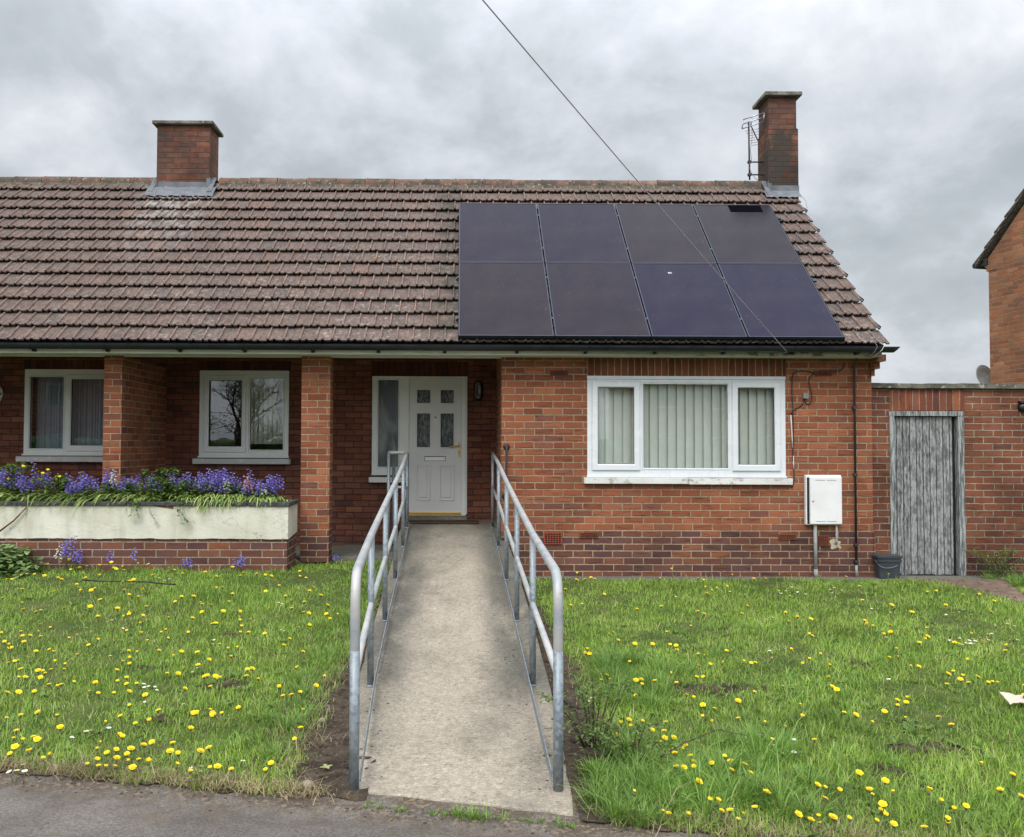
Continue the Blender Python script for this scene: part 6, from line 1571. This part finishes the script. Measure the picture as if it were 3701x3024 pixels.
# yellow flowers growing among the planter's leaves
for i, (x, z) in enumerate(((-5.15,1.34),(-4.98,1.28),(-4.92,1.26),(-4.75,1.25),(-4.86,1.30),(-4.48,1.27),(-5.32,1.19),(-5.42,1.22),(-4.72,1.22))):
    o = bpy.data.objects.new('dandelion', LOOKS[(1 if i % 2 else 2)*6+4][3][i % 2]); C.objects.link(o); o.location = (x, -.34, z-.115)
    tag(o, 'yellow flower %s among the planter leaves %s' % (('lowest' if z < 1.2 else 'low' if z < 1.26 else 'high'), 'left of the left porch window' if x < -5.2 else 'under the left porch window' if x < -4.8 else 'left of the dividing wall'), 'flower', 'yellow flowers in the planter')

# ---------------------------------------------------------------- things lying about
mb = MB(); P = []
for k, (x, y) in enumerate(((-3.864,-1.60),(-3.70,-1.64),(-3.60,-1.66),(-3.36,-1.67),(-3.19,-1.68),(-3.05,-1.74),(-2.95,-1.78),(-2.84,-1.80))):
    P.append((x, y, float(gzv(np.array([x]), np.array([y]))[0])+.088))
mb.tube(P, .0070, 6); tag(mb.build('black_cable', M['black']), 'thin black cable lying across the grass of the left lawn', 'cable')
q3 = random.Random(8); mb = MB(); n = 9; vs = []
for i in range(n):
    for j in range(6):
        u, v = i/(n-1), j/5; vs.append((3.36+.17*u, -5.12+.10*v+.015*u, .055+.035*v+.012*math.sin(4*u+1.5*v)+q3.uniform(0,.006)))
mb.add(vs, [(i*6+j,(i+1)*6+j,(i+1)*6+j+1,i*6+j+1) for i in range(n-1) for j in range(5)]); o = mb.build('crumpled_card', M['paper']); tag(o, 'crumpled piece of beige card lying on the right lawn', 'litter')
md = o.modifiers.new('t', 'SOLIDIFY'); md.thickness = .002
mb = MB(); mb.tube([(.60,-4.82,.03),(.66,-4.98,.035),(.70,-5.10,.03)], .008, 7); tag(mb.build('stick', M['black']), 'short dark stick on the bare soil behind the right front post', 'stick')
# ---------------------------------------------------------------- across the street (seen only in the window panes)
def bare_tree(loc, seed, label, h=7.5):
    q2 = random.Random(seed); t = thing('spring_tree', loc, label, 'tree', 'trees across the street'); tr = MB(); cr = MB()
    def grow(p, d, L, r, lv):
        P = [p]; n = 4
        for k in range(n):
            d = (d+Vector((q2.gauss(0,.16), q2.gauss(0,.16), q2.gauss(.04,.10)))).normalized(); P.append(P[-1]+d*L/n)
        (tr if lv < 2 else cr).tube(P, [r*(1-.45*i/n) for i in range(n+1)], 6 if lv < 2 else 4)
        if lv >= 5 or r < .004: return
        for k in range(q2.choice((3,3,4)) if lv else 7):
            f = q2.randint(2, n); e = (d+Vector((q2.gauss(0,.75), q2.gauss(0,.75), q2.gauss(.1,.35)))).normalized(); grow(P[f], e, L*q2.uniform(.62,.85), r*.52, lv+1)
    grow(Vector((0,0,-.1)), Vector((0,0,1)), h*.27, .17, 0)
    lm = MB(); n0 = len(cr.v)
    for k in range(2600):
        p = Vector(cr.v[q2.randrange(n0)]); leafmesh(lm, p+Vector((q2.gauss(0,.10), q2.gauss(0,.10), q2.gauss(0,.10))), .11, .07, q2.uniform(0,6.3), q2.uniform(-.5,.6), q2.random()*.5, .2, 0, 3, 2)
    o = tr.build('trunk', M['bark']); o.parent = t; o = cr.build('crown', M['bark']); o.parent = t
    l_ = lm.build('leaves', M['bush']); l_.parent = o
bare_tree((-10.2,-24.0,0), 3, 'spreading spring tree across the street, reflected in the middle porch window')
bare_tree((-13.6,-26.5,0), 5, 'spring tree further left across the street, reflected in the porch panes')
def far_house(x0, x1, y, label):
    t = thing('brick_house', ((x0+x1)/2, y, 0), label, 'house', 'houses across the street'); T = Matrix.Translation((-(x0+x1)/2, -y, 0))
    hl = []
    w = x1-x0
    for f in (.15, .40, .62, .85):
        for z in (.9, 3.5): hl.append((x0+w*f-.6, x0+w*f+.6, z, z+1.2))
    mb = MB(); fl = lambda x_, y_, z_: (x_, 2*y-y_, z_)
    mb.wall(x0, x1, -.1, 5.2, y, y+.2, hl, flip=fl); mb.box(x0, x0+.2, y-7, y-.2, -.1, 5.2); mb.box(x1-.2, x1, y-7, y-.2, -.1, 5.2); mb.box(x0+.2, x1-.2, y-7, y-6.8, -.1, 5.2)
    mb.build('wall', M['brick_far_house'], t)
    mb = MB(); mb.hexa([(x0-.3,y+.35,5.1),(x1+.3,y+.35,5.1),(x1+.3,y-3.5,8.2),(x0-.3,y-3.5,8.2),(x0-.3,y+.35,5.25),(x1+.3,y+.35,5.25),(x1+.3,y-3.5,8.4),(x0-.3,y-3.5,8.4)])
    mb.hexa([(x0-.3,y-3.5,8.2),(x1+.3,y-3.5,8.2),(x1+.3,y-7.35,5.1),(x0-.3,y-7.35,5.1),(x0-.3,y-3.5,8.4),(x1+.3,y-3.5,8.4),(x1+.3,y-7.35,5.25),(x0-.3,y-7.35,5.25)]); mb.build('roof', M['cap'], t)
    for h in hl:
        mb = MB(); mb.ring(h[0], h[1], h[2], h[3], y-.08, y-.02, .06); mb.box((h[0]+h[1])/2-.03, (h[0]+h[1])/2+.03, y-.08, y-.02, h[2]+.06, h[3]-.06); wn = mb.build('window', M['upvc'], t)
        mb = MB(); mb.box(h[0], h[1], y-.12, y-.10, h[2], h[3]); mb.build('pane', M['seal'], wn)
far_house(-29, -16, -30, 'semi-detached brick house across the street, reflected in the porch windows')
far_house(-46, -33, -32, 'brick house furthest left across the street')
far_house(-7, 5, -34, 'brick house across the street, straight opposite the ramp')
far_house(9, 21, -33, 'brick house across the street, opposite the wide window')

t = thing('hedge', (-10, -26, 0), 'clipped hedge along the far side of the street', 'hedge'); mb = MB(); nx = 160; vs = []
q4 = random.Random(12)
for i in range(nx+1):
    x = -34+50*i/nx
    for (y, z) in ((-25.4,-.05),(-25.3,.7),(-25.4,1.5),(-25.8,1.85),(-26.4,1.75),(-26.6,-.05)): vs.append((x, y+q4.gauss(0,.07), z+(q4.gauss(0,.07) if z > 0 else 0)))
mb.add(vs, [(i*6+j,i*6+j+1,(i+1)*6+j+1,(i+1)*6+j) for i in range(nx) for j in range(5)], 0, True, rnd=[q4.random()*.3 for _ in vs]); mb.build('hedge_leaves', M['bush'], t)
